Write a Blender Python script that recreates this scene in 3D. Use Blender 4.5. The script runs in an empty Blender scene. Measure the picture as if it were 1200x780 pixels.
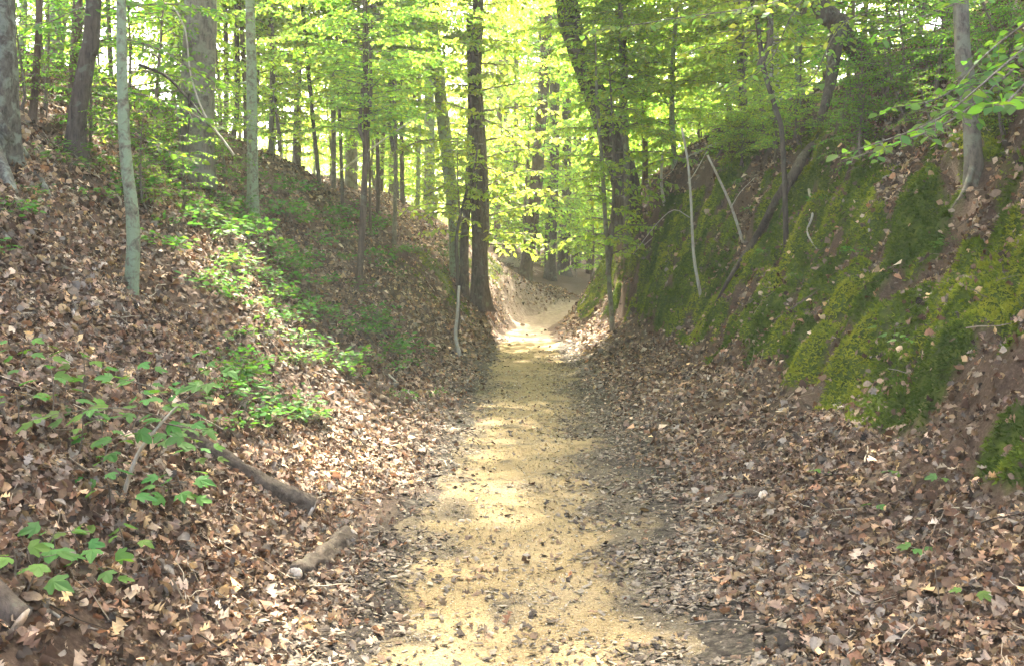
import bpy, math
import numpy as np
from mathutils import Vector

# ------------------------------------------------------------------ camera, sky, sun, exposure
scn = bpy.context.scene
COL = scn.collection
EYE = np.array([0.0, 0.0, 1.6])
F_PX, CX, CY, HOR = 1150.0, 600.0, 390.0, 320.0        # photograph pixels (1200 x 780)
PITCH = math.atan((CY - HOR) / F_PX)
cam_d = bpy.data.cameras.new("camera"); cam = bpy.data.objects.new("camera", cam_d); COL.objects.link(cam)
cam.location = EYE; cam.rotation_euler = (math.pi / 2 - PITCH, 0, 0)
cam_d.sensor_width = 36; cam_d.lens = 36 * F_PX / 1200; cam_d.clip_start = 0.05; cam_d.clip_end = 600
scn.camera = cam

SUN_ELEV, SUN_AZ = math.radians(52), math.radians(-5)   # azimuth from +Y (view direction) towards +X
sun_vec = Vector((math.sin(SUN_AZ) * math.cos(SUN_ELEV), math.cos(SUN_AZ) * math.cos(SUN_ELEV), math.sin(SUN_ELEV)))
world = bpy.data.worlds.new("World"); scn.world = world; world.use_nodes = True
wn = world.node_tree.nodes; wl = world.node_tree.links
sky = wn.new("ShaderNodeTexSky"); sky.sky_type = 'NISHITA'; sky.sun_disc = False
sky.sun_elevation = SUN_ELEV; sky.sun_rotation = SUN_AZ; sky.dust_density = 6.0; sky.air_density = .8; sky.ozone_density = .6
wn["Background"].inputs[1].default_value = 0.15
wl.new(sky.outputs[0], wn["Background"].inputs[0])
sun_d = bpy.data.lights.new("sun", 'SUN'); sun_d.energy = 5.0; sun_d.angle = math.radians(1.0); sun_d.color = (1, 0.95, 0.84)
sun = bpy.data.objects.new("sun", sun_d); COL.objects.link(sun)
sun.rotation_euler = (-sun_vec).to_track_quat('-Z', 'Y').to_euler(); sun.location = (0, 0, 30)
vs = scn.view_settings
vs.view_transform = 'Standard'; vs.look = 'None'; vs.exposure = 3.55; vs.gamma = 1.0; vs.use_curve_mapping = False
vs.use_white_balance = True; vs.white_balance_temperature = 6700; vs.white_balance_tint = 8
scn.cycles.max_bounces = 8; scn.cycles.diffuse_bounces = 4; scn.cycles.transmission_bounces = 6
scn.cycles.use_denoising = True; scn.cycles.sample_clamp_indirect = 6.0

RNG = np.random.default_rng(7)

# ------------------------------------------------------------------ noise and terrain shape
def _hash(ix, iy, seed):
    h = (ix.astype(np.int64) * 374761393 + iy.astype(np.int64) * 668265263 + seed * 974634777) & 0xFFFFFFFF
    h = ((h ^ (h >> 13)) * 1274126177) & 0xFFFFFFFF
    return ((h ^ (h >> 16)) & 0xFFFFFF) / float(0xFFFFFF) * 2 - 1

def vnoise(x, y, seed=0):
    x = np.asarray(x, float); y = np.asarray(y, float)
    x, y = np.broadcast_arrays(x, y)
    ix, iy = np.floor(x), np.floor(y); fx, fy = x - ix, y - iy
    fx = fx * fx * fx * (fx * (fx * 6 - 15) + 10); fy = fy * fy * fy * (fy * (fy * 6 - 15) + 10)
    a = _hash(ix, iy, seed); b = _hash(ix + 1, iy, seed); c = _hash(ix, iy + 1, seed); d = _hash(ix + 1, iy + 1, seed)
    return (a * (1 - fx) + b * fx) * (1 - fy) + (c * (1 - fx) + d * fx) * fy

def fbm(x, y, seed=0, octv=3):
    s = 0; a = 1.0; t = 0
    for o in range(octv):
        s = s + a * vnoise(x * 2 ** o + 17.3 * o, y * 2 ** o - 9.1 * o, seed + o); t += a; a *= 0.5
    return s / t

def cushions(x, y, seed=0):
    """rounded lumps: 1 at a lump's top, 0 in the clefts between lumps"""
    x = np.asarray(x, float); y = np.asarray(y, float); ix, iy = np.floor(x), np.floor(y); best = np.full(x.shape, 9.0)
    for dx in (-1, 0, 1):
        for dy in (-1, 0, 1):
            cx, cy = ix + dx, iy + dy; px = cx + .5 + .45 * _hash(cx, cy, seed); py = cy + .5 + .45 * _hash(cx, cy, seed + 7)
            best = np.minimum(best, (x - px) ** 2 + (y - py) ** 2)
    return np.clip(1 - best / .75, 0, 1)

def sstep(a, b, x):
    t = np.clip((x - a) / (b - a), 0, 1); return t * t * (3 - 2 * t)

_yt = np.arange(-20, 200, 0.25)
def _smooth_tab(ys, vs_, w=9):
    v = np.interp(_yt, ys, vs_); k = np.ones(w) / w
    return np.convolve(np.pad(v, w // 2, mode='edge'), k, mode='valid')
_xc = _smooth_tab([-20, 4, 6.5, 10, 23, 26, 28, 32, 36, 42, 60, 200], [-.1, .03, .18, .25, .34, .5, .85, 2.1, 4.0, 7.5, 16, 30], 13)
_z0 = _smooth_tab([-20, 22, 26, 30, 34, 40, 60, 100, 200], [0, 0, .06, .35, .75, 1.0, 1.5, 2.2, 3.5], 13)
def xc(y): return np.interp(y, _yt, _xc)
def z0(y): return np.interp(y, _yt, _z0)

_A = np.array([0, .5, .75, 1.2, 1.7, 2.0, 2.5, 3, 3.5, 4.2, 5, 6, 7, 9, 14, 40, 130])
_LR = {  # left (leafy) bank profiles by distance
 -20: [0, 0, .03, .13, .45, .68, 1.08, 1.48, 1.9, 2.5, 3.15, 3.95, 4.75, 5.1, 5.4, 6, 7],
 10: [0, 0, .03, .13, .45, .68, 1.08, 1.48, 1.9, 2.5, 3.15, 3.95, 4.7, 5.1, 5.4, 6, 7],
 16: [0, 0, .03, .14, .45, .7, 1.12, 1.6, 2.05, 2.75, 3.45, 4.3, 4.7, 5.0, 5.2, 5.5, 6],
 22: [0, .02, .06, .25, .7, .95, 1.4, 1.9, 2.4, 3.1, 3.8, 4.2, 4.4, 4.6, 4.8, 5, 5],
 25: [0, .03, .12, 1.0, 1.45, 1.75, 2.1, 2.5, 2.9, 3.35, 3.8, 4.1, 4.3, 4.4, 4.5, 4.6, 4.6],
 29.5: [0, .05, .25, 1.0, 1.6, 1.95, 2.3, 2.6, 2.95, 3.35, 3.7, 4.0, 4.2, 4.3, 4.4, 4.4, 4.4],
 33: [0, .05, .1, .3, .45, .5, .6, .75, .95, 1.2, 1.6, 2.1, 2.6, 3.1, 3.5, 4, 4],
 40: [0, .05, .1, .2, .3, .35, .45, .5, .55, .6, .7, .9, 1.2, 1.8, 2.5, 3, 3],
 60: [0, .05, .08, .1, .2, .2, .2, .25, .3, .4, .5, .6, .7, .9, 1.5, 2, 2],
 200: [0] * 17}
_RR = {  # right (mossy) bank profiles
 -20: [0, 0, .03, .12, .25, .33, .55, 1.25, 2.0, 3.05, 4.2, 5.3, 5.9, 6.6, 7.2, 8, 9],
 9: [0, 0, .03, .12, .25, .33, .55, 1.25, 2.0, 3.05, 4.2, 5.2, 5.7, 6.2, 6.6, 7.2, 8],
 14: [0, 0, .03, .13, .28, .37, .68, 1.5, 2.35, 3.5, 4.5, 5.0, 5.3, 5.6, 5.8, 6, 6],
 20: [0, .01, .04, .16, .4, .7, 2.3, 3.4, 4.1, 4.6, 4.85, 5, 5.1, 5.2, 5.3, 5.4, 5.4],
 25: [0, .02, .06, .32, .95, 1.7, 3.0, 3.8, 4.2, 4.45, 4.6, 4.7, 4.8, 4.8, 4.8, 4.8, 4.8],
 29: [0, .06, .3, 1.0, 1.55, 1.85, 2.4, 2.8, 3.1, 3.5, 3.8, 4.0, 4.1, 4.2, 4.2, 4.2, 4.2],
 31: [0, .05, .25, .8, 1.2, 1.45, 1.8, 2.2, 2.6, 3.0, 3.4, 3.7, 3.9, 4, 4.1, 4.2, 4.2],
 34: [0, .03, .1, .2, .35, .45, .7, .95, 1.2, 1.5, 1.9, 2.3, 2.6, 3, 3.3, 3.5, 3.5],
 40: [0, .05, .1, .2, .3, .35, .5, .6, .7, .8, 1.0, 1.2, 1.4, 1.8, 2.4, 2.6, 2.6],
 60: [0, .05, .08, .1, .2, .2, .3, .35, .4, .5, .6, .7, .8, 1, 1.3, 1.5, 1.5],
 200: [0] * 17}
_ad = np.arange(0, 130, 0.05)
def _table(rows):
    ys = sorted(rows); dense = np.array([np.interp(_ad, _A, rows[k]) for k in ys])
    k = np.ones(7) / 7
    dense = np.array([np.convolve(np.pad(r, 3, mode='edge'), k, mode='valid') for r in dense])
    full = np.array([np.interp(_yt, ys, dense[:, j]) for j in range(len(_ad))]).T
    k = np.ones(7) / 7
    full = np.apply_along_axis(lambda c: np.convolve(np.pad(c, 3, mode='edge'), k, mode='valid'), 0, full)
    return full
_TL, _TR = _table(_LR), _table(_RR)
def _look(T, a, y):
    fy = np.clip((y - _yt[0]) / .25, 0, len(_yt) - 1.001); fa = np.clip(a / .05, 0, len(_ad) - 1.001)
    iy = fy.astype(int); ia = fa.astype(int); fy = fy - iy; fa = fa - ia
    return (T[iy, ia] * (1 - fa) + T[iy, ia + 1] * fa) * (1 - fy) + (T[iy + 1, ia] * (1 - fa) + T[iy + 1, ia + 1] * fa) * fy

_fy = [-20, 10, 16, 20, 25, 30, 60]; _fv = [2.3, 2.35, 2.15, 1.85, 1.2, 1.1, 1.1]
def foot(y): return np.interp(y, _fy, _fv)

def H(x, y):
    x = np.asarray(x, float); y = np.asarray(y, float)
    x, y = np.broadcast_arrays(x, y)
    u = x - xc(y); a = np.abs(u)
    bank = sstep(.95, 2.2, a); far = 1 - sstep(30, 60, y) * .6
    # lumpy buttresses on the steep mossy wall: shift the profile sideways
    wall = sstep(foot(y) - .35, foot(y) + .1, u) * (1 - sstep(foot(y) + 2.4, foot(y) + 4.2, u))
    v = _look(_TR, np.minimum(a, 12), y)                      # height up the wall, so that lumps are as wide as tall
    sh = .17 * fbm(y * 1.05, v * .9 + u * .4, 31, 3) + .21 * (cushions(y * 1.5 + .35 * fbm(y * 2, v * 2, 33, 2), v * 1.7 + u * .5, 35) - .45) + .09 * (cushions(y * 3.6, v * 3.6 + u, 39) - .45)
    shl = .16 * fbm(y * .9 + 40, u * .7, 51, 3)
    a2 = np.where(u > 0, a + sh * wall, a + shl * sstep(1.3, 2.4, a))
    z = np.where(u > 0, _look(_TR, np.maximum(a2, 0), y), _look(_TL, np.maximum(a2, 0), y))
    z = z + z0(y)
    z = z + bank * far * (.14 * fbm(x * .62, y * .62, 3, 2) + (.075 + .10 * wall) * fbm(x * 1.9, y * 1.9, 5, 3) + .06 * wall * fbm(x * 5.2, y * 5.2, 6, 2))
    z = z + (.25 + .75 * bank) * .022 * fbm(x * 6.5, y * 6.5, 11, 2)
    z = z + (1 - bank) * .028 * fbm(x * 1.3, y * .9, 21, 2)
    # overhung dark hollow at the lip of the leafy bank's crest
    return z

def normal(x, y, e=.05):
    hx = (H(x + e, y) - H(x - e, y)) / (2 * e); hy = (H(x, y + e) - H(x, y - e)) / (2 * e)
    n = np.stack([-hx, -hy, np.ones_like(hx)], -1)
    return n / np.linalg.norm(n, axis=-1, keepdims=True)

def moss_mask(x, y):
    u = x - xc(y); f = foot(y)
    v = _look(_TR, np.clip(u, 0, 12), y); c1 = cushions(y * 1.5 + .35 * fbm(y * 2, v * 2, 33, 2), v * 1.7 + u * .5, 35)
    n = .75 * fbm(y * .9 + 3, v * .9, 71, 3) + .45 * fbm(y * 3.0, v * 3.0, 77, 3) + .75 * (c1 - .5)
    band = sstep(f - .12, f + .12, u) * (1 - sstep(f + .75, f + 2.3, u))
    m = sstep(.10, .34, n + .52 * band - .40 + .08 * sstep(9, 13, y) - .10 * sstep(17, 21, y)) * sstep(.02, .3, band)
    ul = -u
    left = sstep(1.1, 1.5, ul) * (1 - sstep(2.2, 3.2, ul)) * sstep(20, 23, y) * (1 - sstep(29, 31, y)) * sstep(.0, .3, fbm(x * 1.7, y * 1.7, 81, 3))
    return np.clip(np.maximum(m, left * .8), 0, 1)

def sand_mask(x, y):
    u = x - xc(y)
    k = sstep(26.0, 27.5, y) * (1 - sstep(31.5, 33.5, y)) * sstep(-3.2, -2.2, u + .3 * vnoise(x * 2, y * 2, 9)) * (1 - sstep(.35, .8, u))
    return k

def ray(px, py):
    dx, dy = (px - CX) / F_PX, -(py - CY) / F_PX
    c, s = math.cos(PITCH), math.sin(PITCH)
    d = np.array([dx, c + dy * s, -s + dy * c]); return d / d[1]     # per metre of depth

def hit(px, py, lo=2.5, hi=70):
    d = ray(px, py); t = np.arange(lo, hi, .02)
    p = EYE + t[:, None] * d
    below = p[:, 2] < H(p[:, 0], p[:, 1])
    i = np.argmax(below) if below.any() else len(t) - 1
    x, y = p[i, 0], p[i, 1]
    return np.array([x, y, float(H(x, y))])

def at(px, py, depth): return EYE + ray(px, py) * depth
def ground(px, depth):
    p = at(px, 300, depth); return np.array([p[0], p[1], float(H(p[0], p[1]))])

# ------------------------------------------------------------------ mesh helpers
def new_mesh(name, V, faces, mat=None, smooth=False, colors=None, attrs=None):
    """faces: list of integer arrays (n,k)"""
    me = bpy.data.meshes.new(name)
    V = np.asarray(V, np.float32); me.vertices.add(len(V)); me.vertices.foreach_set("co", V.ravel())
    faces = [np.asarray(f, np.int32) for f in faces if len(f)]
    loops = np.concatenate([f.ravel() for f in faces]); tot = np.concatenate([np.full(len(f), f.shape[1], np.int32) for f in faces])
    me.loops.add(len(loops)); me.loops.foreach_set("vertex_index", loops)
    me.polygons.add(len(tot)); me.polygons.foreach_set("loop_start", np.concatenate([[0], np.cumsum(tot)[:-1]]).astype(np.int32))
    me.polygons.foreach_set("loop_total", tot)
    me.polygons.foreach_set("use_smooth", np.full(len(tot), smooth))
    if colors is not None:
        ca = me.color_attributes.new("tint", 'FLOAT_COLOR', 'POINT')
        c = np.ones((len(V), 4), np.float32); c[:, :colors.shape[1]] = colors; ca.data.foreach_set("color", c.ravel())
    for k, v in (attrs or {}).items():
        a = me.attributes.new(k, 'FLOAT', 'POINT'); a.data.foreach_set("value", np.asarray(v, np.float32))
    me.update(calc_edges=True)
    if mat: me.materials.append(mat)
    return me

def link(name, me, parent=None, loc=(0, 0, 0), rot=(0, 0, 0), scale=(1, 1, 1)):
    o = bpy.data.objects.new(name, me); COL.objects.link(o); o.location = loc; o.rotation_euler = rot; o.scale = scale
    if parent: o.parent = parent
    return o

def tag(o, label=None, cat=None, group=None, kind=None):
    if label: o["label"] = label
    if cat: o["category"] = cat
    if group: o["group"] = group
    if kind: o["kind"] = kind
    return o

def thing(name, loc, label, cat, group=None):
    o = bpy.data.objects.new(name, None); COL.objects.link(o); o.location = [float(v) for v in loc]; o.empty_display_size = .2
    return tag(o, label, cat, group)

def catmull(P, n):
    P = np.asarray(P, float)
    if len(P) == 2: return P[0] + np.linspace(0, 1, n)[:, None] * (P[1] - P[0])
    Q = np.vstack([2 * P[0] - P[1], P, 2 * P[-1] - P[-2]])
    t = np.linspace(0, len(P) - 1 - 1e-6, n); i = t.astype(int); f = (t - i)[:, None]
    p0, p1, p2, p3 = Q[i], Q[i + 1], Q[i + 2], Q[i + 3]
    return .5 * ((2 * p1) + (-p0 + p2) * f + (2 * p0 - 5 * p1 + 4 * p2 - p3) * f ** 2 + (-p0 + 3 * p1 - 3 * p2 + p3) * f ** 3)

def tube(C, R, sides=8, seed=0, rough=.0, flare=0.0, flare_h=.25, lobes=5, cap=True):
    """C (n,3) centre line, R (n,) radii -> verts, [quads, tris]"""
    C = np.asarray(C, float); R = np.broadcast_to(np.asarray(R, float), (len(C),)).copy(); n = len(C)
    T = np.gradient(C, axis=0); T /= np.linalg.norm(T, axis=1, keepdims=True) + 1e-9
    ref = np.array([0, 1.0, 0]) if abs(T[0, 1]) < .9 else np.array([1.0, 0, 0])
    A = np.cross(T, ref); A /= np.linalg.norm(A, axis=1, keepdims=True) + 1e-9; B = np.cross(T, A)
    th = np.linspace(0, 2 * np.pi, sides, endpoint=False)
    s = np.concatenate([[0], np.cumsum(np.linalg.norm(np.diff(C, axis=0), axis=1))])
    rr = R[:, None] * np.ones(sides)
    if flare:
        e = np.exp(-s / flare_h)[:, None]
        rr = rr * (1 + flare * e * (.6 + .8 * np.clip(np.cos(lobes * th + seed) * .7 + .5 * np.cos(2 * th + seed * 2.1), -.6, 1.3)))
    if rough:
        rm = max(R.max(), 1e-4)
        rr = rr * (1 + rough * fbm(th[None] * sides / 7.0 + seed * 3.1, s[:, None] / rm * (.35 if rough < .2 else .8), seed + 5, 3) + rough * .6 * np.sin(th[None] * 2 + s[:, None] * 1.3 + seed))
    V = C[:, None, :] + rr[..., None] * (np.cos(th)[None, :, None] * A[:, None, :] + np.sin(th)[None, :, None] * B[:, None, :])
    idx = np.arange(n * sides).reshape(n, sides)
    q = np.stack([idx[:-1], np.roll(idx[:-1], -1, 1), np.roll(idx[1:], -1, 1), idx[1:]], -1).reshape(-1, 4)
    V = V.reshape(-1, 3); tr = np.zeros((0, 3), int)
    if cap:
        V = np.vstack([V, C[0], C[-1]]); a, b = n * sides, n * sides + 1
        i0, i1 = idx[0], idx[-1]
        tr = np.vstack([np.stack([np.roll(i0, -1), i0, np.full(sides, a)], -1), np.stack([i1, np.roll(i1, -1), np.full(sides, b)], -1)])
    return V, [q, tr]

class Geo:
    def __init__(s): s.V = []; s.Q = []; s.T = []; s.n = 0; s.C = []
    def add(s, V, F, col=None):
        for f in F:
            f = np.asarray(f)
            if not len(f): continue
            (s.Q if f.shape[1] == 4 else s.T).append(f + s.n)
        s.V.append(V); s.n += len(V)
        if col is not None: s.C.append(np.broadcast_to(np.asarray(col, float), (len(V), 3)))
    def mesh(s, name, mat, smooth=True, origin=(0, 0, 0)):
        V = np.vstack(s.V) - np.asarray(origin); F = []
        if s.Q: F.append(np.vstack(s.Q))
        if s.T: F.append(np.vstack(s.T))
        return new_mesh(name, V, F, mat, smooth, colors=np.vstack(s.C) if s.C else None)

# ------------------------------------------------------------------ materials
def mat_new(name):
    m = bpy.data.materials.new(name); m.use_nodes = True
    nt = m.node_tree; nt.nodes.clear()
    out = nt.nodes.new("ShaderNodeOutputMaterial")
    return m, nt, out
def nd(nt, typ, **kw):
    n = nt.nodes.new("ShaderNode" + typ)
    for k, v in kw.items():
        if k.startswith("i_"): n.inputs[k[2:].replace("_", " ")].default_value = v
        else: setattr(n, k, v)
    return n
def noise(nt, vec, scale, detail=4, rough=.6, dist=0.0):
    n = nd(nt, "TexNoise"); n.inputs["Scale"].default_value = scale; n.inputs["Detail"].default_value = detail
    n.inputs["Roughness"].default_value = rough; n.inputs["Distortion"].default_value = dist
    if vec is not None: nt.links.new(vec, n.inputs["Vector"])
    return n.outputs[0]
def ramp(nt, fac, stops):
    r = nd(nt, "ValToRGB"); e = r.color_ramp.elements
    while len(e) < len(stops): e.new(.5)
    for i, (p, c) in enumerate(stops):
        e[i].position = p; e[i].color = (*c, 1) if len(c) == 3 else c
    nt.links.new(fac, r.inputs[0]); return r.outputs[0]
def mixc(nt, fac, a, b, mode='MIX'):
    n = nd(nt, "Mix", data_type='RGBA', blend_type=mode)
    for sock, v in ((n.inputs[0], fac), (n.inputs[6], a), (n.inputs[7], b)):
        if hasattr(v, "is_linked"): nt.links.new(v, sock)
        elif isinstance(v, (int, float)): sock.default_value = v
        else: sock.default_value = (*v, 1)
    return n.outputs[2]
def attr(nt, name, out="Fac"):
    return nd(nt, "Attribute", attribute_name=name).outputs[out]
def bsdf(nt, out, color, rough=.9, spec=.15, bump=None, bstr=.5, bdist=.02):
    p = nd(nt, "BsdfPrincipled"); p.inputs["Roughness"].default_value = rough; p.inputs["Specular IOR Level"].default_value = spec
    if hasattr(color, "is_linked"): nt.links.new(color, p.inputs["Base Color"])
    else: p.inputs["Base Color"].default_value = (*color, 1)
    if bump is not None:
        b = nd(nt, "Bump"); b.inputs["Strength"].default_value = bstr; b.inputs["Distance"].default_value = bdist
        nt.links.new(bump, b.inputs["Height"]); nt.links.new(b.outputs[0], p.inputs["Normal"])
    nt.links.new(p.outputs[0], out.inputs[0]); return p

def m_ground():
    m, nt, out = mat_new("forest_soil")
    pos = nd(nt, "NewGeometry").outputs["Position"]
    soil = ramp(nt, noise(nt, pos, 6, 8, .7), [(.3, (.035, .022, .014)), (.5, (.085, .052, .032)), (.7, (.15, .10, .065))])
    crumbs = ramp(nt, noise(nt, pos, 45, 5, .7), [(.35, (.05, .03, .02)), (.55, (.12, .08, .055)), (.75, (.27, .20, .14))])
    c = mixc(nt, .55, soil, crumbs)
    mulch = ramp(nt, noise(nt, pos, 28, 8, .75), [(.35, (.02, .016, .012)), (.5, (.07, .057, .042)), (.68, (.18, .15, .11))])
    c = mixc(nt, attr(nt, "mulch"), c, mulch)
    sand = ramp(nt, noise(nt, pos, 7, 7, .7), [(.3, (.12, .078, .053)), (.5, (.25, .18, .13)), (.7, (.36, .28, .21))])
    c = mixc(nt, attr(nt, "sand"), c, sand)
    moss = ramp(nt, noise(nt, pos, 9, 7, .7), [(.28, (.022, .032, .006)), (.5, (.06, .085, .012)), (.72, (.14, .16, .02))])
    c = mixc(nt, attr(nt, "moss"), c, moss)
    bsdf(nt, out, c, .95, .1, noise(nt, pos, 32, 8, .75), .9, .04); return m

def m_path():
    m, nt, out = mat_new("sandy_gravel")
    pos = nd(nt, "NewGeometry").outputs["Position"]
    big = ramp(nt, noise(nt, pos, 1.7, 6, .65, .4), [(.3, (.155, .11, .05)), (.5, (.24, .174, .084)), (.7, (.31, .235, .135))])
    fine = ramp(nt, noise(nt, pos, 60, 6, .8), [(.32, (.045, .03, .012)), (.48, (.20, .138, .06)), (.68, (.42, .32, .18))])
    c = mixc(nt, .5, big, fine)
    dark = ramp(nt, noise(nt, pos, 5.5, 8, .8, .6), [(.6, (0, 0, 0)), (.72, (.6, .6, .6))])
    c = mixc(nt, dark, c, (.12, .09, .055))
    mulch = ramp(nt, noise(nt, pos, 30, 8, .75), [(.35, (.018, .015, .011)), (.5, (.06, .05, .037)), (.68, (.17, .14, .10))])
    c = mixc(nt, attr(nt, "mulch"), c, mulch)
    sand = ramp(nt, noise(nt, pos, 8, 7, .7), [(.3, (.14, .098, .066)), (.5, (.23, .17, .12)), (.7, (.31, .24, .18))])
    c = mixc(nt, attr(nt, "sand"), c, sand)
    v = nd(nt, "TexVoronoi"); v.inputs["Scale"].default_value = 85; nt.links.new(pos, v.inputs["Vector"])
    bsdf(nt, out, c, .95, .12, v.outputs["Distance"], .55, .012); return m

def m_tint(name, rough=.85, spec=.2, transl=0.0, vary=.35, scale=30):
    """colour straight from each piece's own tint with fine mottling"""
    m, nt, out = mat_new(name)
    pos = nd(nt, "NewGeometry").outputs["Position"]
    c = attr(nt, "tint", "Color")
    k = ramp(nt, noise(nt, pos, scale, 5, .7), [(.3, (1 - vary,) * 3), (.7, (1 + vary * .6,) * 3)])
    c = mixc(nt, 1.0, c, k, 'MULTIPLY')
    p = bsdf(nt, out, c, rough, spec)
    if transl:
        t = nd(nt, "BsdfTranslucent"); nt.links.new(c, t.inputs[0]); mx = nd(nt, "MixShader"); mx.inputs[0].default_value = transl
        nt.links.new(p.outputs[0], mx.inputs[1]); nt.links.new(t.outputs[0], mx.inputs[2]); nt.links.new(mx.outputs[0], out.inputs[0])
    return m

def m_leaf(name, refl, trans, mix=.5, gloss=.08, hue=.015):
    m, nt, out = mat_new(name)
    tint = attr(nt, "tint", "Color"); rnd = nd(nt, "ObjectInfo").outputs["Random"]
    def col(c):
        x = mixc(nt, 1.0, c, tint, 'MULTIPLY')
        h = nd(nt, "HueSaturation"); h.inputs["Saturation"].default_value = 1.0
        mr = nd(nt, "MapRange"); mr.inputs[3].default_value = .5 - hue; mr.inputs[4].default_value = .5 + hue; nt.links.new(rnd, mr.inputs[0])
        nt.links.new(mr.outputs[0], h.inputs["Hue"]); nt.links.new(x, h.inputs["Color"])
        mv = nd(nt, "MapRange"); mv.inputs[3].default_value = .8; mv.inputs[4].default_value = 1.2; nt.links.new(rnd, mv.inputs[0]); nt.links.new(mv.outputs[0], h.inputs["Value"])
        return h.outputs[0]
    d = nd(nt, "BsdfDiffuse"); nt.links.new(col(refl), d.inputs[0])
    t = nd(nt, "BsdfTranslucent"); nt.links.new(col(trans), t.inputs[0])
    g = nd(nt, "BsdfGlossy"); g.inputs["Roughness"].default_value = .5; g.inputs[0].default_value = (.9, .95, .9, 1)
    m1 = nd(nt, "MixShader"); m1.inputs[0].default_value = mix; nt.links.new(d.outputs[0], m1.inputs[1]); nt.links.new(t.outputs[0], m1.inputs[2])
    m2 = nd(nt, "MixShader"); m2.inputs[0].default_value = gloss; nt.links.new(m1.outputs[0], m2.inputs[1]); nt.links.new(g.outputs[0], m2.inputs[2])
    nt.links.new(m2.outputs[0], out.inputs[0]); return m

def m_bark(name, base, dark, lichen, lich=.45, scale=7.0, stretch=.22, bump=.6, bands=False):
    m, nt, out = mat_new(name)
    tc = nd(nt, "TexCoord").outputs["Object"]
    mp = nd(nt, "Mapping"); mp.inputs["Scale"].default_value = (1, 1, stretch); nt.links.new(tc, mp.inputs[0])
    furrow = noise(nt, mp.outputs[0], scale * 3, 7, .75, .3)
    c = ramp(nt, furrow, [(.32, dark), (.55, base), (.78, tuple(min(1, v * 1.5) for v in base))])
    patch = ramp(nt, noise(nt, tc, scale, 6, .65, .5), [(.62 - lich * .35, (0, 0, 0)), (.70 - lich * .3, (1, 1, 1))])
    c = mixc(nt, patch, c, mixc(nt, noise(nt, tc, scale * 5, 4, .7), lichen, tuple(v * .55 for v in lichen)))
    if bands:
        mb = nd(nt, "Mapping"); mb.inputs["Scale"].default_value = (1, 1, 5); nt.links.new(tc, mb.inputs[0])
        b = ramp(nt, noise(nt, mb.outputs[0], 3.5, 5, .7), [(.52, (0, 0, 0)), (.6, (1, 1, 1))])
        c = mixc(nt, b, c, dark)
    bsdf(nt, out, c, .9, .15, furrow, bump, .02); return m

M = {}
M['ground'] = m_ground(); M['path'] = m_path()
M['litter'] = m_tint("dead_leaf", .75, .25, .22, .35, 60)
M['debris'] = m_tint("forest_debris", .9, .15, 0, .4, 50)
M['moss'] = m_tint("moss_fronds", .9, .1, .35, .25, 20)
M['stone'] = m_tint("pebble_stone", .8, .2, 0, .3, 80)
M['wood'] = m_bark("twig_bark", (.16, .125, .09), (.06, .045, .03), (.25, .24, .18), .2, 14, .3, .4)
M['pale_wood'] = m_bark("dead_pale_wood", (.42, .36, .27), (.20, .16, .11), (.5, .47, .38), .3, 12, .15, .4)
M['dark_bark'] = m_bark("dark_bark", (.10, .077, .058), (.03, .022, .016), (.16, .16, .11), .2, 7, .2, .8)
M['grey_bark'] = m_bark("grey_bark", (.17, .14, .10), (.06, .048, .034), (.25, .24, .16), .4, 7, .35, .7)
M['pale_bark'] = m_bark("pale_lichen_bark", (.17, .15, .095), (.07, .058, .036), (.28, .33, .19), .6, 12, .8, .5)
M['lichen_bark'] = m_bark("rough_lichen_bark", (.12, .105, .08), (.03, .025, .02), (.24, .25, .19), .36, 9, .45, 1.0)
M['birch_bark'] = m_bark("birch_bark", (.55, .53, .48), (.07, .06, .05), (.62, .6, .55), .6, 7, 1.2, .3, True)
M['brown_bark'] = m_bark("brown_bark", (.12, .082, .055), (.04, .027, .018), (.19, .165, .11), .22, 6, .2, .7)
M['log_bark'] = m_bark("rotting_log_bark", (.12, .09, .062), (.028, .02, .014), (.22, .18, .125), .3, 8, 1.0, 1.0)
M['cut_wood'] = m_bark("cut_wood", (.62, .50, .36), (.38, .28, .18), (.66, .58, .46), .3, 16, 1.0, .2)
M['leaf_sun'] = m_leaf("sunlit_leaf", (.13, .205, .035), (.42, .59, .075), .61, .02)  # lighter leaf copy, sunlight put into its colour
M['leaf_shade'] = m_leaf("shaded_leaf", (.07, .14, .025), (.22, .42, .04), .52, .015)  # darker leaf copy for foliage in shade, the shade put into its colour
M['leaf_herb'] = m_leaf("herb_leaf", (.07, .15, .032), (.13, .29, .035), .36, .012)

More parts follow.
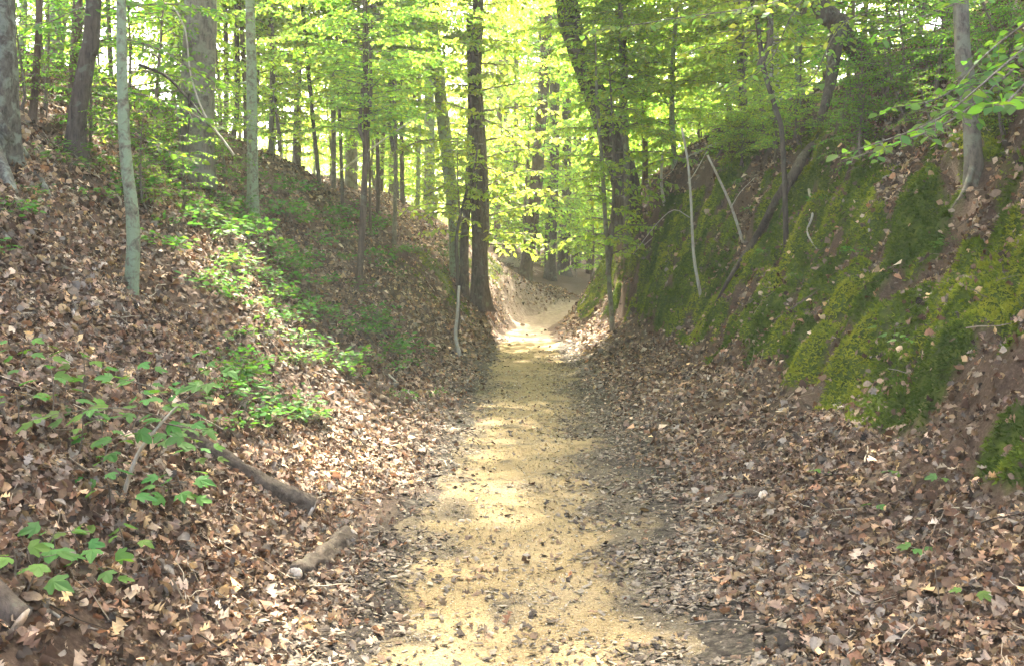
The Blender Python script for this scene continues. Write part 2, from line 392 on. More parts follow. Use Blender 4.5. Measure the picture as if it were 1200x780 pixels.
# ------------------------------------------------------------------ ground sheet
def build_ground():
    ud = np.concatenate([np.arange(0, 5, .045), np.arange(5, 9, .08), np.geomspace(9, 120, 34)])
    u = np.concatenate([-ud[:0:-1], ud])
    yd = np.concatenate([[-20, -14, -10, -7, -5, -3.5, -2.2, -1, 0, .6, 1.2], np.arange(1.6, 14, .052), np.arange(14, 31, .1), np.arange(31, 45, .25), np.geomspace(45, 190, 36)])
    U, Y = np.meshgrid(u, yd); X = U + xc(Y); Z = H(X, Y)
    V = np.stack([X, Y, Z], -1).reshape(-1, 3); ny, nx = U.shape
    idx = np.arange(ny * nx).reshape(ny, nx)
    q = np.stack([idx[:-1, :-1], idx[:-1, 1:], idx[1:, 1:], idx[1:, :-1]], -1).reshape(-1, 4)
    x, y = V[:, 0], V[:, 1]; uu = U.ravel()
    mul = sstep(.45, .65, uu) * (1 - sstep(.95, 1.5, uu + .25 * fbm(x * 2, y * 2, 61, 2))) + sstep(.5, .65, -uu) * (1 - sstep(.78, 1.05, -uu + .2 * fbm(x * 2, y * 2, 62, 2)))
    mul = np.clip(mul, 0, 1) * (1 - sstep(20, 26, y))
    me = new_mesh("ground", V, [q], M['ground'], True, attrs={"moss": moss_mask(x, y), "sand": sand_mask(x, y), "mulch": mul})
    return tag(link("ground", me), "leaf strewn forest floor rising into two steep banks beside the path", None, None, "structure")
GROUND = build_ground()

def path_half(y, side, x):
    w = np.interp(y, [2, 5, 8, 14, 22, 27, 31], [.70, .76, .74, .72, .60, .5, .45])
    n = .15 * fbm(x * 1.1 + side * 9, y * 1.0, 91, 3) + .09 * fbm(x * 4, y * 4 + side * 5, 95, 3)
    return w + n
def build_path():
    u = np.linspace(-1.2, 1.2, 100); y = np.concatenate([np.arange(1.0, 12, .045), np.arange(12, 33, .12)])
    U, Y = np.meshgrid(u, y); X = U + xc(Y)
    e = (path_half(Y, np.sign(U), X) - np.abs(U))
    off = np.clip(e * .12, -.05, .012) + .012 * fbm(X * 4.5, Y * 3.5, 15, 3) + .005 * fbm(X * 14, Y * 14, 16, 2)
    off = np.where(e < -.02, -.05, off)
    Z = H(X, Y) + off
    V = np.stack([X, Y, Z], -1).reshape(-1, 3); ny, nx = U.shape; idx = np.arange(ny * nx).reshape(ny, nx)
    q = np.stack([idx[:-1, :-1], idx[:-1, 1:], idx[1:, 1:], idx[1:, :-1]], -1).reshape(-1, 4)
    x, yy, uu = V[:, 0], V[:, 1], U.ravel()
    mud = sstep(.05, .5, fbm(x * 1.6, yy * 2.6, 101, 4) + .55 * sstep(.2, .6, uu) - .25 * (1 - sstep(.1, .5, uu)) - .15 * sstep(9, 13, yy)) * sstep(-.25, .2, uu)
    mud = np.maximum(mud, sstep(.25, .5, fbm(x * 2.6, yy * 3.6, 107, 4) + .5 * sstep(.35, .6, -uu)) * .8)
    mud = np.maximum(mud, sstep(.12, -.02, e.ravel()) * .8)
    mud = np.maximum(mud, sstep(-.15, .25, fbm(x * 2.2, yy * 3.0, 109, 4) + .5 * sstep(.3, .62, uu) - .35) * sstep(.05, .4, uu) * (1 - sstep(6.5, 9, yy)))
    mud = mud * (1 - sstep(13, 18, yy)) * .85
    me = new_mesh("path", V, [q], M['path'], True, attrs={"mulch": mud, "sand": sstep(21, 26, yy)})
    return tag(link("path", me), "yellow sandy gravel footpath along the bottom of the sunken lane", None, None, "structure")
PATH = build_path()

# ------------------------------------------------------------------ scatter: leaf litter, moss, pebbles, debris
def strip_leaf(rng, st, ws, mid=False):
    """a curled leaf of length 1 along +Y: verts, tris"""
    n = len(st); st = np.asarray(st, float); ws = np.asarray(ws, float)
    curl = rng.uniform(-1.6, 2.6); fold = rng.uniform(-.3, 1.0); tw = rng.uniform(-1.0, 1.0)
    yy = np.sin(st * curl) / curl if abs(curl) > .05 else st
    zz = (1 - np.cos(st * curl)) / curl if abs(curl) > .05 else st * 0
    zz = zz - zz.mean()
    L = np.stack([-ws * (1 + rng.uniform(-.2, .2, n)), yy, zz + fold * ws + rng.uniform(-.08, .08, n) + tw * ws * (st - .3)], -1)
    R = np.stack([ws * (1 + rng.uniform(-.2, .2, n)), yy, zz + fold * ws + rng.uniform(-.08, .08, n) - tw * ws * (st - .3)], -1)
    if mid:
        C = np.stack([np.zeros(n), yy, zz], -1); V = np.concatenate([L, C, R]); f = []
        for i in range(n - 1):
            for a, b in ((0, n), (n, 2 * n)): f += [[a + i, b + i, b + i + 1], [a + i, b + i + 1, a + i + 1]]
    else:
        V = np.concatenate([L, R]); f = []
        for i in range(n - 1): f += [[i, n + i, n + i + 1], [i, n + i + 1, i + 1]]
    V[:, 1] -= .5
    return V, np.array(f)

def frames(N, yaw):
    """rotation matrices (columns side, along, normal) for normals N and heading yaw"""
    h = np.stack([np.cos(yaw), np.sin(yaw), np.zeros_like(yaw)], -1)
    s = np.cross(h, N); s /= np.linalg.norm(s, axis=1, keepdims=True) + 1e-9
    al = np.cross(N, s)
    return np.stack([s, al, N], -1)

def scatter(templates, P, N, yaw, size, col, rng, name, mat):
    k = rng.integers(0, len(templates), len(P)); VV = []; FF = []; CC = []; base = 0
    Rm = frames(N, yaw)
    for t, (V, F) in enumerate(templates):
        s = np.where(k == t)[0]
        if not len(s): continue
        W = np.einsum('nij,vj->nvi', Rm[s], V) * size[s][:, None, None] + P[s][:, None, :]
        VV.append(W.reshape(-1, 3)); FF.append((F[None] + (np.arange(len(s)) * len(V))[:, None, None] + base).reshape(-1, F.shape[1]))
        CC.append(np.repeat(col[s], len(V), 0)); base += len(s) * len(V)
    return new_mesh(name, np.vstack(VV), [np.vstack(FF)], mat, False, colors=np.vstack(CC))

LIT_COL = np.array([(.33, .29, .25), (.12, .085, .06), (.50, .36, .20), (.40, .27, .17), (.47, .34, .25), (.31, .19, .12), (.23, .135, .085), (.54, .42, .32), (.16, .095, .065), (.36, .25, .19), (.44, .36, .28), (.28, .15, .09)]) * np.array([.70, .645, .56])
def litter_points(rng, n, y0, y1, umin=-9, umax=7.5):
    y = y0 + (y1 - y0) * rng.random(n) ** .85
    u = rng.uniform(umin, umax, n); x = u + xc(y)
    keep = np.abs(x) < .56 * y + 1.7; x, y, u = x[keep], y[keep], u[keep]
    a = np.abs(u)
    half = path_half(y, np.sign(u), x)
    d = sstep(-.05, .55, a - half + .1 * fbm(x * 2, y * 2, 44, 2)); d = .012 + .988 * d ** 1.3
    d = np.where(u > 0, d * (.5 + .5 * sstep(.85, 1.4, u)), d)
    d = d * (1 - .86 * moss_mask(x, y)) * (1 - .6 * sand_mask(x, y))
    d = d * np.clip(.74 + .8 * fbm(x * 1.1, y * 1.1, 46, 3), .12, 1)
    keep = rng.random(len(x)) < d
    x, y = x[keep], y[keep]; N = normal(x, y)
    steep = N[:, 2] > .22 + .2 * rng.random(len(x))
    x, y, N = x[steep], y[steep], N[steep]
    return x, y, N

def build_litter():
    rng = np.random.default_rng(21)
    OAK = ([0, .15, .24, .44, .54, .76, 1], [.02, .24, .08, .36, .11, .29, .0])
    BEE = ([0, .16, .38, .6, .8, .92, 1], [.02, .2, .31, .29, .17, .06, 0])
    near_t = [strip_leaf(rng, *(OAK if i % 3 else BEE)) for i in range(14)]
    far_t = [strip_leaf(rng, [0, .45, 1], [.10, .36, .06]) for i in range(8)]
    fara_t = [strip_leaf(rng, [0, .5, 1], [.1, .34, .08]) for i in range(6)]
    geos = []
    for n, y0, y1, tem, s0, s1 in ((225000, 2.0, 8, near_t, .026, .066), (180000, 8, 16, far_t, .034, .074), (110000, 16, 34, fara_t, .06, .11)):
        x, y, N = litter_points(rng, n, y0, y1)
        m = len(x); tilt = rng.normal(0, .36, (m, 3)); tilt[:, 2] *= .4
        N2 = N + tilt; N2 /= np.linalg.norm(N2, axis=1, keepdims=True)
        size = np.clip(np.exp(rng.normal(math.log((s0 + s1) * .46), .38, m)), s0 * .6, s1 * 1.5)
        P = np.stack([x, y, H(x, y)], -1) + N * (rng.uniform(.004, .03, m))[:, None]
        ci = rng.integers(0, len(LIT_COL), m); patch = fbm(x * .5, y * .5, 48, 2)
        col = LIT_COL[ci] * np.exp(rng.normal(-.2, .48, (m, 1))) * (1 + .3 * patch[:, None])
        geos.append((tem, P, N2, rng.uniform(0, 6.283, m), size, col, m))
    # one mesh out of the three rings
    allm = []
    for g in geos: allm.append(scatter(*g[:6], rng, "leaf_litter", M['litter']))
    V = []; F = []; C = []; b = 0
    for me in allm:
        nv = len(me.vertices); v = np.empty(nv * 3, np.float32); me.vertices.foreach_get("co", v)
        f = np.empty(len(me.loops), np.int32); me.loops.foreach_get("vertex_index", f)
        c = np.empty(nv * 4, np.float32); me.color_attributes["tint"].data.foreach_get("color", c)
        V.append(v.reshape(-1, 3)); F.append(f.reshape(-1, 3) + b); C.append(c.reshape(-1, 4)); b += nv
        bpy.data.meshes.remove(me)
    me = new_mesh("leaf_litter", np.vstack(V), [np.vstack(F)], M['litter'], True, colors=np.vstack(C))
    tag(link("leaf_litter", me, GROUND), kind="stuff")
    print("litter leaves", [g[6] for g in geos], "tris", sum(len(f) for f in F))
    # the leaves that show largest: pieces of their own
    x, y, N = litter_points(rng, 9000, 3.6, 6.0, -2.9, 2.6)
    order = np.argsort(y)[:1200]; sel = rng.choice(order, 300, replace=False); x, y, N = x[sel], y[sel], N[sel]
    tm = []
    for i in range(16):
        V, F = strip_leaf(rng, *(OAK if i % 3 else BEE), mid=True)
        c = LIT_COL[i % len(LIT_COL)] * rng.uniform(.95, 1.3)
        tm.append(new_mesh("dead_leaf", V, [F], M['litter'], True, colors=np.repeat(c[None], len(V), 0)))
    N2 = N + rng.normal(0, .3, N.shape); N2 /= np.linalg.norm(N2, axis=1, keepdims=True)
    R = frames(N2, rng.uniform(0, 6.283, len(x)))
    from mathutils import Matrix
    for i in range(len(x)):
        o = link("leaf", tm[i % 16], GROUND); s = rng.uniform(.055, .085)
        o.location = Vector((x[i], y[i], float(H(x[i], y[i])))) + Vector(N[i]) * .025
        o.rotation_euler = Matrix(R[i].tolist()).to_euler(); o.scale = (s, s, s)
build_litter()

def build_twigs():
    rng = np.random.default_rng(33); x, y, N = litter_points(rng, 20000, 3, 15); k = rng.choice(len(x), min(4200, len(x)), replace=False); x, y, N = x[k], y[k], N[k]
    tem = []
    for i in range(10):
        n = 5; t = np.linspace(-.5, .5, n); C = np.stack([.10 * np.cumsum(rng.normal(0, .5, n)), t, .03 * np.cumsum(rng.normal(0, .5, n))], -1); r = rng.uniform(.009, .02)
        V, F = tube(C, np.linspace(r, r * .5, n), 3, cap=False); q = F[0]; tem.append((V, np.vstack([q[:, [0, 1, 2]], q[:, [0, 2, 3]]])))
    N2 = N + rng.normal(0, .12, N.shape); N2 /= np.linalg.norm(N2, axis=1, keepdims=True); m = len(x)
    cols = np.array([(.10, .075, .05), (.22, .17, .12), (.34, .28, .20), (.05, .038, .028)]); col = cols[rng.integers(0, 4, m)] * rng.uniform(.7, 1.2, (m, 1))
    me = scatter(tem, np.stack([x, y, H(x, y)], -1) + N * .03, N2, rng.uniform(0, 6.28, m), rng.uniform(.08, .3, m), col, rng, "twig_litter", M['debris'])
    tag(link("twig_litter", me, GROUND), kind="stuff")
build_twigs()

def build_moss():
    rng = np.random.default_rng(5)
    y = 2.6 + 25.4 * rng.random(400000) ** 1.35; u = rng.uniform(1.0, 5.2, len(y)); x = u + xc(y)
    k = (x < .56 * y + 1.5); x, y = x[k], y[k]
    k = rng.random(len(x)) < moss_mask(x, y) ** 1.2; x, y = x[k], y[k]
    yl = rng.uniform(20, 31, 20000); xl = -rng.uniform(1.0, 3.3, 20000) + xc(yl); k = rng.random(20000) < moss_mask(xl, yl)
    x = np.concatenate([x, xl[k]]); y = np.concatenate([y, yl[k]])
    tem = []
    for i in range(6):
        V = []; F = []
        for j in range(4):
            a = rng.uniform(0, 6.28); r = rng.uniform(.3, 1.0); w = rng.uniform(.18, .3); h = rng.uniform(.5, 1.2)
            c, s = math.cos(a), math.sin(a); b = len(V)
            V += [[-s * w, c * w, -.1], [s * w, -c * w, -.1], [c * r, s * r, h]]; F.append([b, b + 1, b + 2])
        tem.append((np.array(V), np.array(F)))
    m = len(x); N = normal(x, y); N2 = N + rng.normal(0, .25, N.shape) - np.array([0, 0, .25]); N2 /= np.linalg.norm(N2, axis=1, keepdims=True)
    P = np.stack([x, y, H(x, y)], -1); g = fbm(x * 2.2, y * 2.2, 88, 3)
    c0, c1, c2 = np.array([.05, .085, .012]), np.array([.15, .20, .02]), np.array([.34, .34, .035])
    t = np.clip(g * .9 + .45 + rng.normal(0, .15, m), 0, 1)[:, None]
    col = np.where(t < .5, c0 + (c1 - c0) * t * 2, c1 + (c2 - c1) * (t * 2 - 1))
    size = rng.uniform(.012, .034, m) * (1 + .03 * np.clip(y - 6, 0, 30))
    me = scatter(tem, P, N2, rng.uniform(0, 6.28, m), size, col, rng, "moss_carpet", M['moss'])
    tag(link("moss_carpet", me), "bright green moss cushions covering the steep bank", "moss", None, "stuff"); print("moss", m)
build_moss()

def blob_templates(rng, k, flat=.6):
    out = []
    base = np.array([[1, 0, 0], [0, 1, 0], [-1, 0, 0], [0, -1, 0], [0, 0, 1], [0, 0, -1.]])
    F = np.array([[0, 1, 4], [1, 2, 4], [2, 3, 4], [3, 0, 4], [1, 0, 5], [2, 1, 5], [3, 2, 5], [0, 3, 5]])
    for i in range(k):
        V = base * rng.uniform(.55, 1.1, (6, 3)) + rng.uniform(-.2, .2, (6, 3)); V[:, 2] *= flat; out.append((V, F))
    return out
def build_gravel():
    rng = np.random.default_rng(9); n = 17000
    y = 3 + 13 * rng.random(n) ** 1.7; u = rng.normal(0, .48, n); x = u + xc(y); k = np.abs(u) < .95; x, y = x[k], y[k]
    N = np.tile([0, 0, 1.0], (len(x), 1)) + rng.normal(0, .2, (len(x), 3)); N /= np.linalg.norm(N, axis=1, keepdims=True)
    size = np.exp(rng.normal(math.log(.0048), .45, len(x))) * (1 + .06 * np.clip(y - 5, 0, 20))
    P = np.stack([x, y, H(x, y) + .016], -1)
    cols = np.array([(.58, .44, .22), (.50, .35, .15), (.66, .55, .36), (.42, .30, .14), (.62, .50, .28), (.30, .20, .11), (.70, .62, .46)]) * .6
    col = cols[rng.integers(0, 7, len(x))] * rng.uniform(.8, 1.15, (len(x), 1))
    me = scatter(blob_templates(rng, 8), P, N, rng.uniform(0, 6.28, len(x)), size, col, rng, "gravel", M['stone'])
    tag(link("gravel", me, PATH), kind="stuff")
    # dark crumbs of bark, twig and rotted leaf along the path's edges
    rng = np.random.default_rng(10); n = 70000
    y = 3 + 17 * rng.random(n) ** 1.4
    u = np.where(rng.random(n) < .72, rng.normal(.9, .36, n), rng.normal(-.86, .24, n)); sc_ = rng.random(n) < .09; u = np.where(sc_, rng.uniform(-.6, .85, n), u); x = u + xc(y)
    clump = fbm(x * 2.2, y * 2.8, 103, 3) + .25
    k = rng.random(n) < np.clip(.25 + clump, .03, 1) * np.where(np.abs(u) < .55, .65, 1); x, y, u = x[k], y[k], u[k]
    tem = []
    for i in range(8):
        w = rng.uniform(.05, .4); V = np.array([[-w, -.5, 0], [w, -.45, .05], [w * .7, .5, 0.1], [-w * .8, .42, .06], [0, 0, .05 + .1 * rng.random()]])
        tem.append((V, np.array([[0, 1, 4], [1, 2, 4], [2, 3, 4], [3, 0, 4]])))
    N = normal(x, y) + rng.normal(0, .3, (len(x), 3)); N /= np.linalg.norm(N, axis=1, keepdims=True)
    cols = np.array([(.08, .06, .042), (.14, .108, .076), (.06, .045, .032), (.20, .16, .11), (.27, .22, .155), (.17, .11, .065)])
    col = cols[rng.integers(0, 6, len(x))] * rng.uniform(.7, 1.2, (len(x), 1))
    me = scatter(tem, np.stack([x, y, H(x, y) + .02], -1), N, rng.uniform(0, 6.28, len(x)), rng.uniform(.012, .05, len(x)), col, rng, "bark_debris", M['debris'])
    tag(link("bark_debris", me, PATH), kind="stuff")
build_gravel()

# ------------------------------------------------------------------ foliage generators
def leaf_mesh_parts(P, D, N, L, rng, six=False):
    """leaves from base points P, directions D, normals N, lengths L -> verts, tris"""
    S = np.cross(D, N); S /= np.linalg.norm(S, axis=1, keepdims=True) + 1e-9; N = np.cross(S, D); L = L[:, None]
    w = rng.uniform(.26, .36, (len(P), 1)); f = rng.uniform(-.02, .12, (len(P), 1)); dr = rng.uniform(.0, .25, (len(P), 1))
    tip = P + L * D - L * dr * N
    if not six:
        l = P + L * (.45 * D + w * S + f * N); r = P + L * (.45 * D - w * S + f * N)
        V = np.stack([P, l, tip, r], 1); F = np.array([[0, 2, 1], [0, 3, 2]]); nv = 4
    else:
        a = P + L * (.28 * D + w * .85 * S + f * N); b = P + L * (.65 * D + w * .85 * S + (f - dr * .4) * N)
        c = P + L * (.65 * D - w * .85 * S + (f - dr * .4) * N); d = P + L * (.28 * D - w * .85 * S + f * N)
        m = P + L * (.5 * D - dr * .12 * N)
        V = np.stack([P, a, b, tip, c, d, m], 1); F = np.array([[0, 6, 1], [1, 6, 2], [2, 6, 3], [3, 6, 4], [4, 6, 5], [5, 6, 0]]); nv = 7
    T = (F[None] + (np.arange(len(P)) * nv)[:, None, None]).reshape(-1, 3)
    return V.reshape(-1, 3), T, nv

def spray(rng, pts, leaf, twig_len, step=.13, lstep=.055, up=(0, 0, 1), jitter=.3, wood=None, rw=.008):
    """a leafy branch along pts with side twigs in a flat layer; returns leaf arrays"""
    n = max(6, int(np.linalg.norm(np.diff(pts, axis=0), axis=1).sum() / .15)); C = catmull(pts, n)
    s = np.concatenate([[0], np.cumsum(np.linalg.norm(np.diff(C, axis=0), axis=1))]); tot = s[-1]
    if wood is not None: wood.add(*tube(C, np.linspace(rw, rw * .25, n), 4, cap=False))
    Ps, Ds, Ns = [], [], []; side = 1; up = np.asarray(up, float); q = tot * .12
    while q < tot:
        p = np.array([np.interp(q, s, C[:, k]) for k in range(3)]); i = min(n - 2, int(np.searchsorted(s, q)))
        d = C[min(i + 1, n - 1)] - C[i - 1 if i else 0]; d /= np.linalg.norm(d) + 1e-9
        lat = np.cross(d, up); lat /= np.linalg.norm(lat) + 1e-9
        a = rng.uniform(.6, 1.15); td = d * math.cos(a) + side * lat * math.sin(a) + up * rng.uniform(-.22, .15); td /= np.linalg.norm(td)
        tl = twig_len * (1 - .55 * q / tot) * rng.uniform(.6, 1.2)
        if wood is not None:
            e = p + td * tl - up * tl * .1; wood.add(*tube(np.array([p, (p + e) / 2 + up * .02 * tl, e]), np.array([rw * .4, rw * .3, rw * .15]), 3, cap=False))
        k = max(2, int(tl / lstep)); t = (np.arange(k) + rng.random(k) * .7) / k
        sg = np.where(np.arange(k) % 2, 1, -1); tlat = np.cross(td, up); tlat /= np.linalg.norm(tlat) + 1e-9
        la = rng.uniform(.5, 1.1, k)[:, None]
        D = td * np.cos(la) + sg[:, None] * tlat * np.sin(la) + rng.normal(0, .18 + .25 * (jitter > .5), (k, 3)) - up * (.12 + .25 * (jitter > .5))
        D /= np.linalg.norm(D, axis=1, keepdims=True)
        Ps.append(p + td * tl * t[:, None] - up * (.1 * tl * t[:, None] ** 2)); Ds.append(D); Ns.append(up + rng.normal(0, jitter, (k, 3)))
        side = -side; q += step * rng.uniform(.7, 1.3)
    if not Ps: return None
    P, D, N = np.vstack(Ps), np.vstack(Ds), np.vstack(Ns)
    return P, D, N / np.linalg.norm(N, axis=1, keepdims=True), leaf * rng.uniform(.65, 1.15, len(P))

LEAF_TINT = np.array([(1, 1, 1), (.85, .95, .9), (1.15, 1.05, .8), (1.35, 1.08, .8), (.75, .9, .9), (1.05, 1.1, 1.0)])
def leaf_object_mesh(name, arrs, rng, mat, six=False, origin=(0, 0, 0)):
    P = np.vstack([a[0] for a in arrs]); D = np.vstack([a[1] for a in arrs]); N = np.vstack([a[2] for a in arrs]); L = np.concatenate([a[3] for a in arrs])
    V, T, nv = leaf_mesh_parts(P, D, N, L, rng, six)
    col = LEAF_TINT[rng.integers(0, len(LEAF_TINT), len(P))] * rng.uniform(.75, 1.2, (len(P), 1))
    return new_mesh(name, V - np.asarray(origin), [T], mat, False, colors=np.repeat(col, nv, 0))

def crown_proto(seed, Hc, R, nb, leaf, mat, twig=.55, step=.17, lstep=.07, base_r=.5, jit=.7):
    rng = np.random.default_rng(seed); wood = Geo(); arrs = []
    ln = 10; zz = np.linspace(-.3, Hc, ln); lead = np.stack([.12 * np.sin(zz * .9 + seed), .12 * np.cos(zz * .7 + seed), zz], -1); lead[0, :2] = 0
    wood.add(*tube(lead, np.linspace(.05, .01, ln), 5, cap=False))
    for i in range(nb):
        f = (i + rng.random()) / nb; z = Hc * f
        prof = (base_r + (1 - base_r) * min(1, f / .35)) * (1 - max(0, (f - .45) / .55) ** 1.6 * .75)
        r = R * prof * rng.uniform(.45, 1.1); az = i * 2.4 + rng.uniform(-.6, .6); el = rng.uniform(-.12, .4)
        d = np.array([math.cos(az), math.sin(az), math.sin(el)]); p0 = np.array([np.interp(z, zz, lead[:, 0]), np.interp(z, zz, lead[:, 1]), z])
        sidev = np.array([-math.sin(az), math.cos(az), 0]) * rng.uniform(-.2, .2) * r
        pts = np.array([p0, p0 + d * r * .35 + sidev * .6, p0 + d * r * .7 + sidev - [0, 0, .02 * r], p0 + d * r + sidev * .8 - [0, 0, .14 * r]])
        upv = np.array([rng.normal(0, .12), rng.normal(0, .12), 1]); upv /= np.linalg.norm(upv)
        a = spray(rng, pts, leaf, twig, step, lstep, upv, jit, wood, .016)
        if a: arrs.append(a)
    leaves = leaf_object_mesh("crown", arrs, rng, mat); limbs = wood.mesh("limbs", M['wood'])
    print("crown", seed, "leaves", sum(len(a[0]) for a in arrs)); return leaves, limbs

CROWN = [crown_proto(100 + i, 8.0, 3.2, 78, .14, M['leaf_sun'], .8, .12, .05) for i in range(4)]
CROWN_DEEP = [crown_proto(150 + i, 7.0, 2.8, 60, .10, M['leaf_shade'], .7, .125, .045) for i in range(2)]
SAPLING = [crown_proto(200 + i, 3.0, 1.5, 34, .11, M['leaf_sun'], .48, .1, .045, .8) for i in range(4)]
SAPLING_DEEP = [crown_proto(240 + i, 2.6, 1.3, 26, .08, M['leaf_shade'], .42, .1, .042, .8) for i in range(3)]

def add_crown(parent, proto, loc, sxy, sz, rz):
    c = link("crown", proto[0], parent, loc, (0, 0, rz), (sxy, sxy, sz))
    link("limbs", proto[1], c)
    return c

# ------------------------------------------------------------------ trees with measured trunks
def make_tree(name, label, cat, poly, d, wb, wt, bark, ext=6.0, crown=None, seed=0, sides=14, flare=.7, rough=.08, group=None, stem="trunk", sink=.12, on_hit=False, extra=None, ddepth=None, low=None, lobes=()):
    """poly: photo pixels from base to top; d: depth in metres, or None to stand on the ground seen at the base pixel"""
    if d is None:
        b = hit(*poly[0]); d = b[1]
    else:
        b = ground(poly[0][0], d)
    dd = ddepth or [0] * len(poly)
    pts = [b - np.array([0, 0, sink])] + [at(px, py, d + e) for (px, py), e in zip(poly[1:], dd[1:])]
    pts = [p for i, p in enumerate(pts) if i == 0 or p[2] > pts[0][2] + .15]
    pts = np.array(pts)
    if ext > 0:
        t = pts[-1] - pts[-2]; t /= np.linalg.norm(t); t = t * .5 + np.array([0, 0, .5]); t /= np.linalg.norm(t)
        pts = np.vstack([pts, pts[-1] + t * ext * .5, pts[-1] + t * ext * .5 + np.array([t[0] * .3, t[1] * .3, .8]) * ext * .5])
    n = max(10, min(70, int(np.linalg.norm(np.diff(pts, axis=0), axis=1).sum() / .16))); C = catmull(pts, n)
    rb, rt = wb * d / F_PX / 2, wt * d / F_PX / 2
    zt = pts[len(poly) - 1][2] if len(pts) >= len(poly) else pts[-1][2]
    R = np.interp(C[:, 2], [C[0, 2], zt, max(zt + .1, C[-1, 2])], [rb, rt, rt * (.35 if ext > 0 else 1)])
    t = thing(name, b, label, cat, group)
    g = Geo(); g.add(*tube(C, R, sides, seed, rough, flare, .16 + rb, 5))
    if extra: extra(g, C, R, b)
    link(stem, g.mesh(stem, M[bark], True, b), t)
    if crown:
        proto, frac, sxy, sz = crown
        i = int(frac * (n - 1)) if frac <= 1 else int(np.argmin(np.abs(C[:, 2] - frac))); p = C[i] - b   # above 1: foot height in metres of unseen crowns set to shade the lane
        add_crown(t, proto, p, sxy, sz, seed * 1.7)
        for ox, oy, oz, k, sl in lobes:  # unseen side crowns on limbs, added to thicken the shade over the lane
            q = np.array([p[0] + ox, p[1] + oy, p[2] + oz]); cw = Geo(); cw.add(*tube(catmull(np.array([p, (p + q) / 2 + [0, 0, .2], q + [0, 0, .3]]), 12), np.linspace(.06, .03, 12), 6, 2, .06)); link("limb", cw.mesh("limb", M[bark]), t)
            add_crown(t, CROWN[k], q, sl, .6, seed * .7 + k)
        if low:
            i = int(low[0] * (n - 1)); add_crown(t, low[3], C[i] - b, low[1], low[2], seed * 2.9)
    return t, C, R, b

def limb(g, C, R, f, vec, r, curve=(0, 0, 0)):
    i = int(f * (len(C) - 1)); p = C[i]; v = np.asarray(vec, float)
    pts = np.array([p, p + v * .5 + np.asarray(curve), p + v]); c = catmull(pts, 10)
    g.add(*tube(c, np.linspace(r, r * .3, 10), 6, 3, .05))

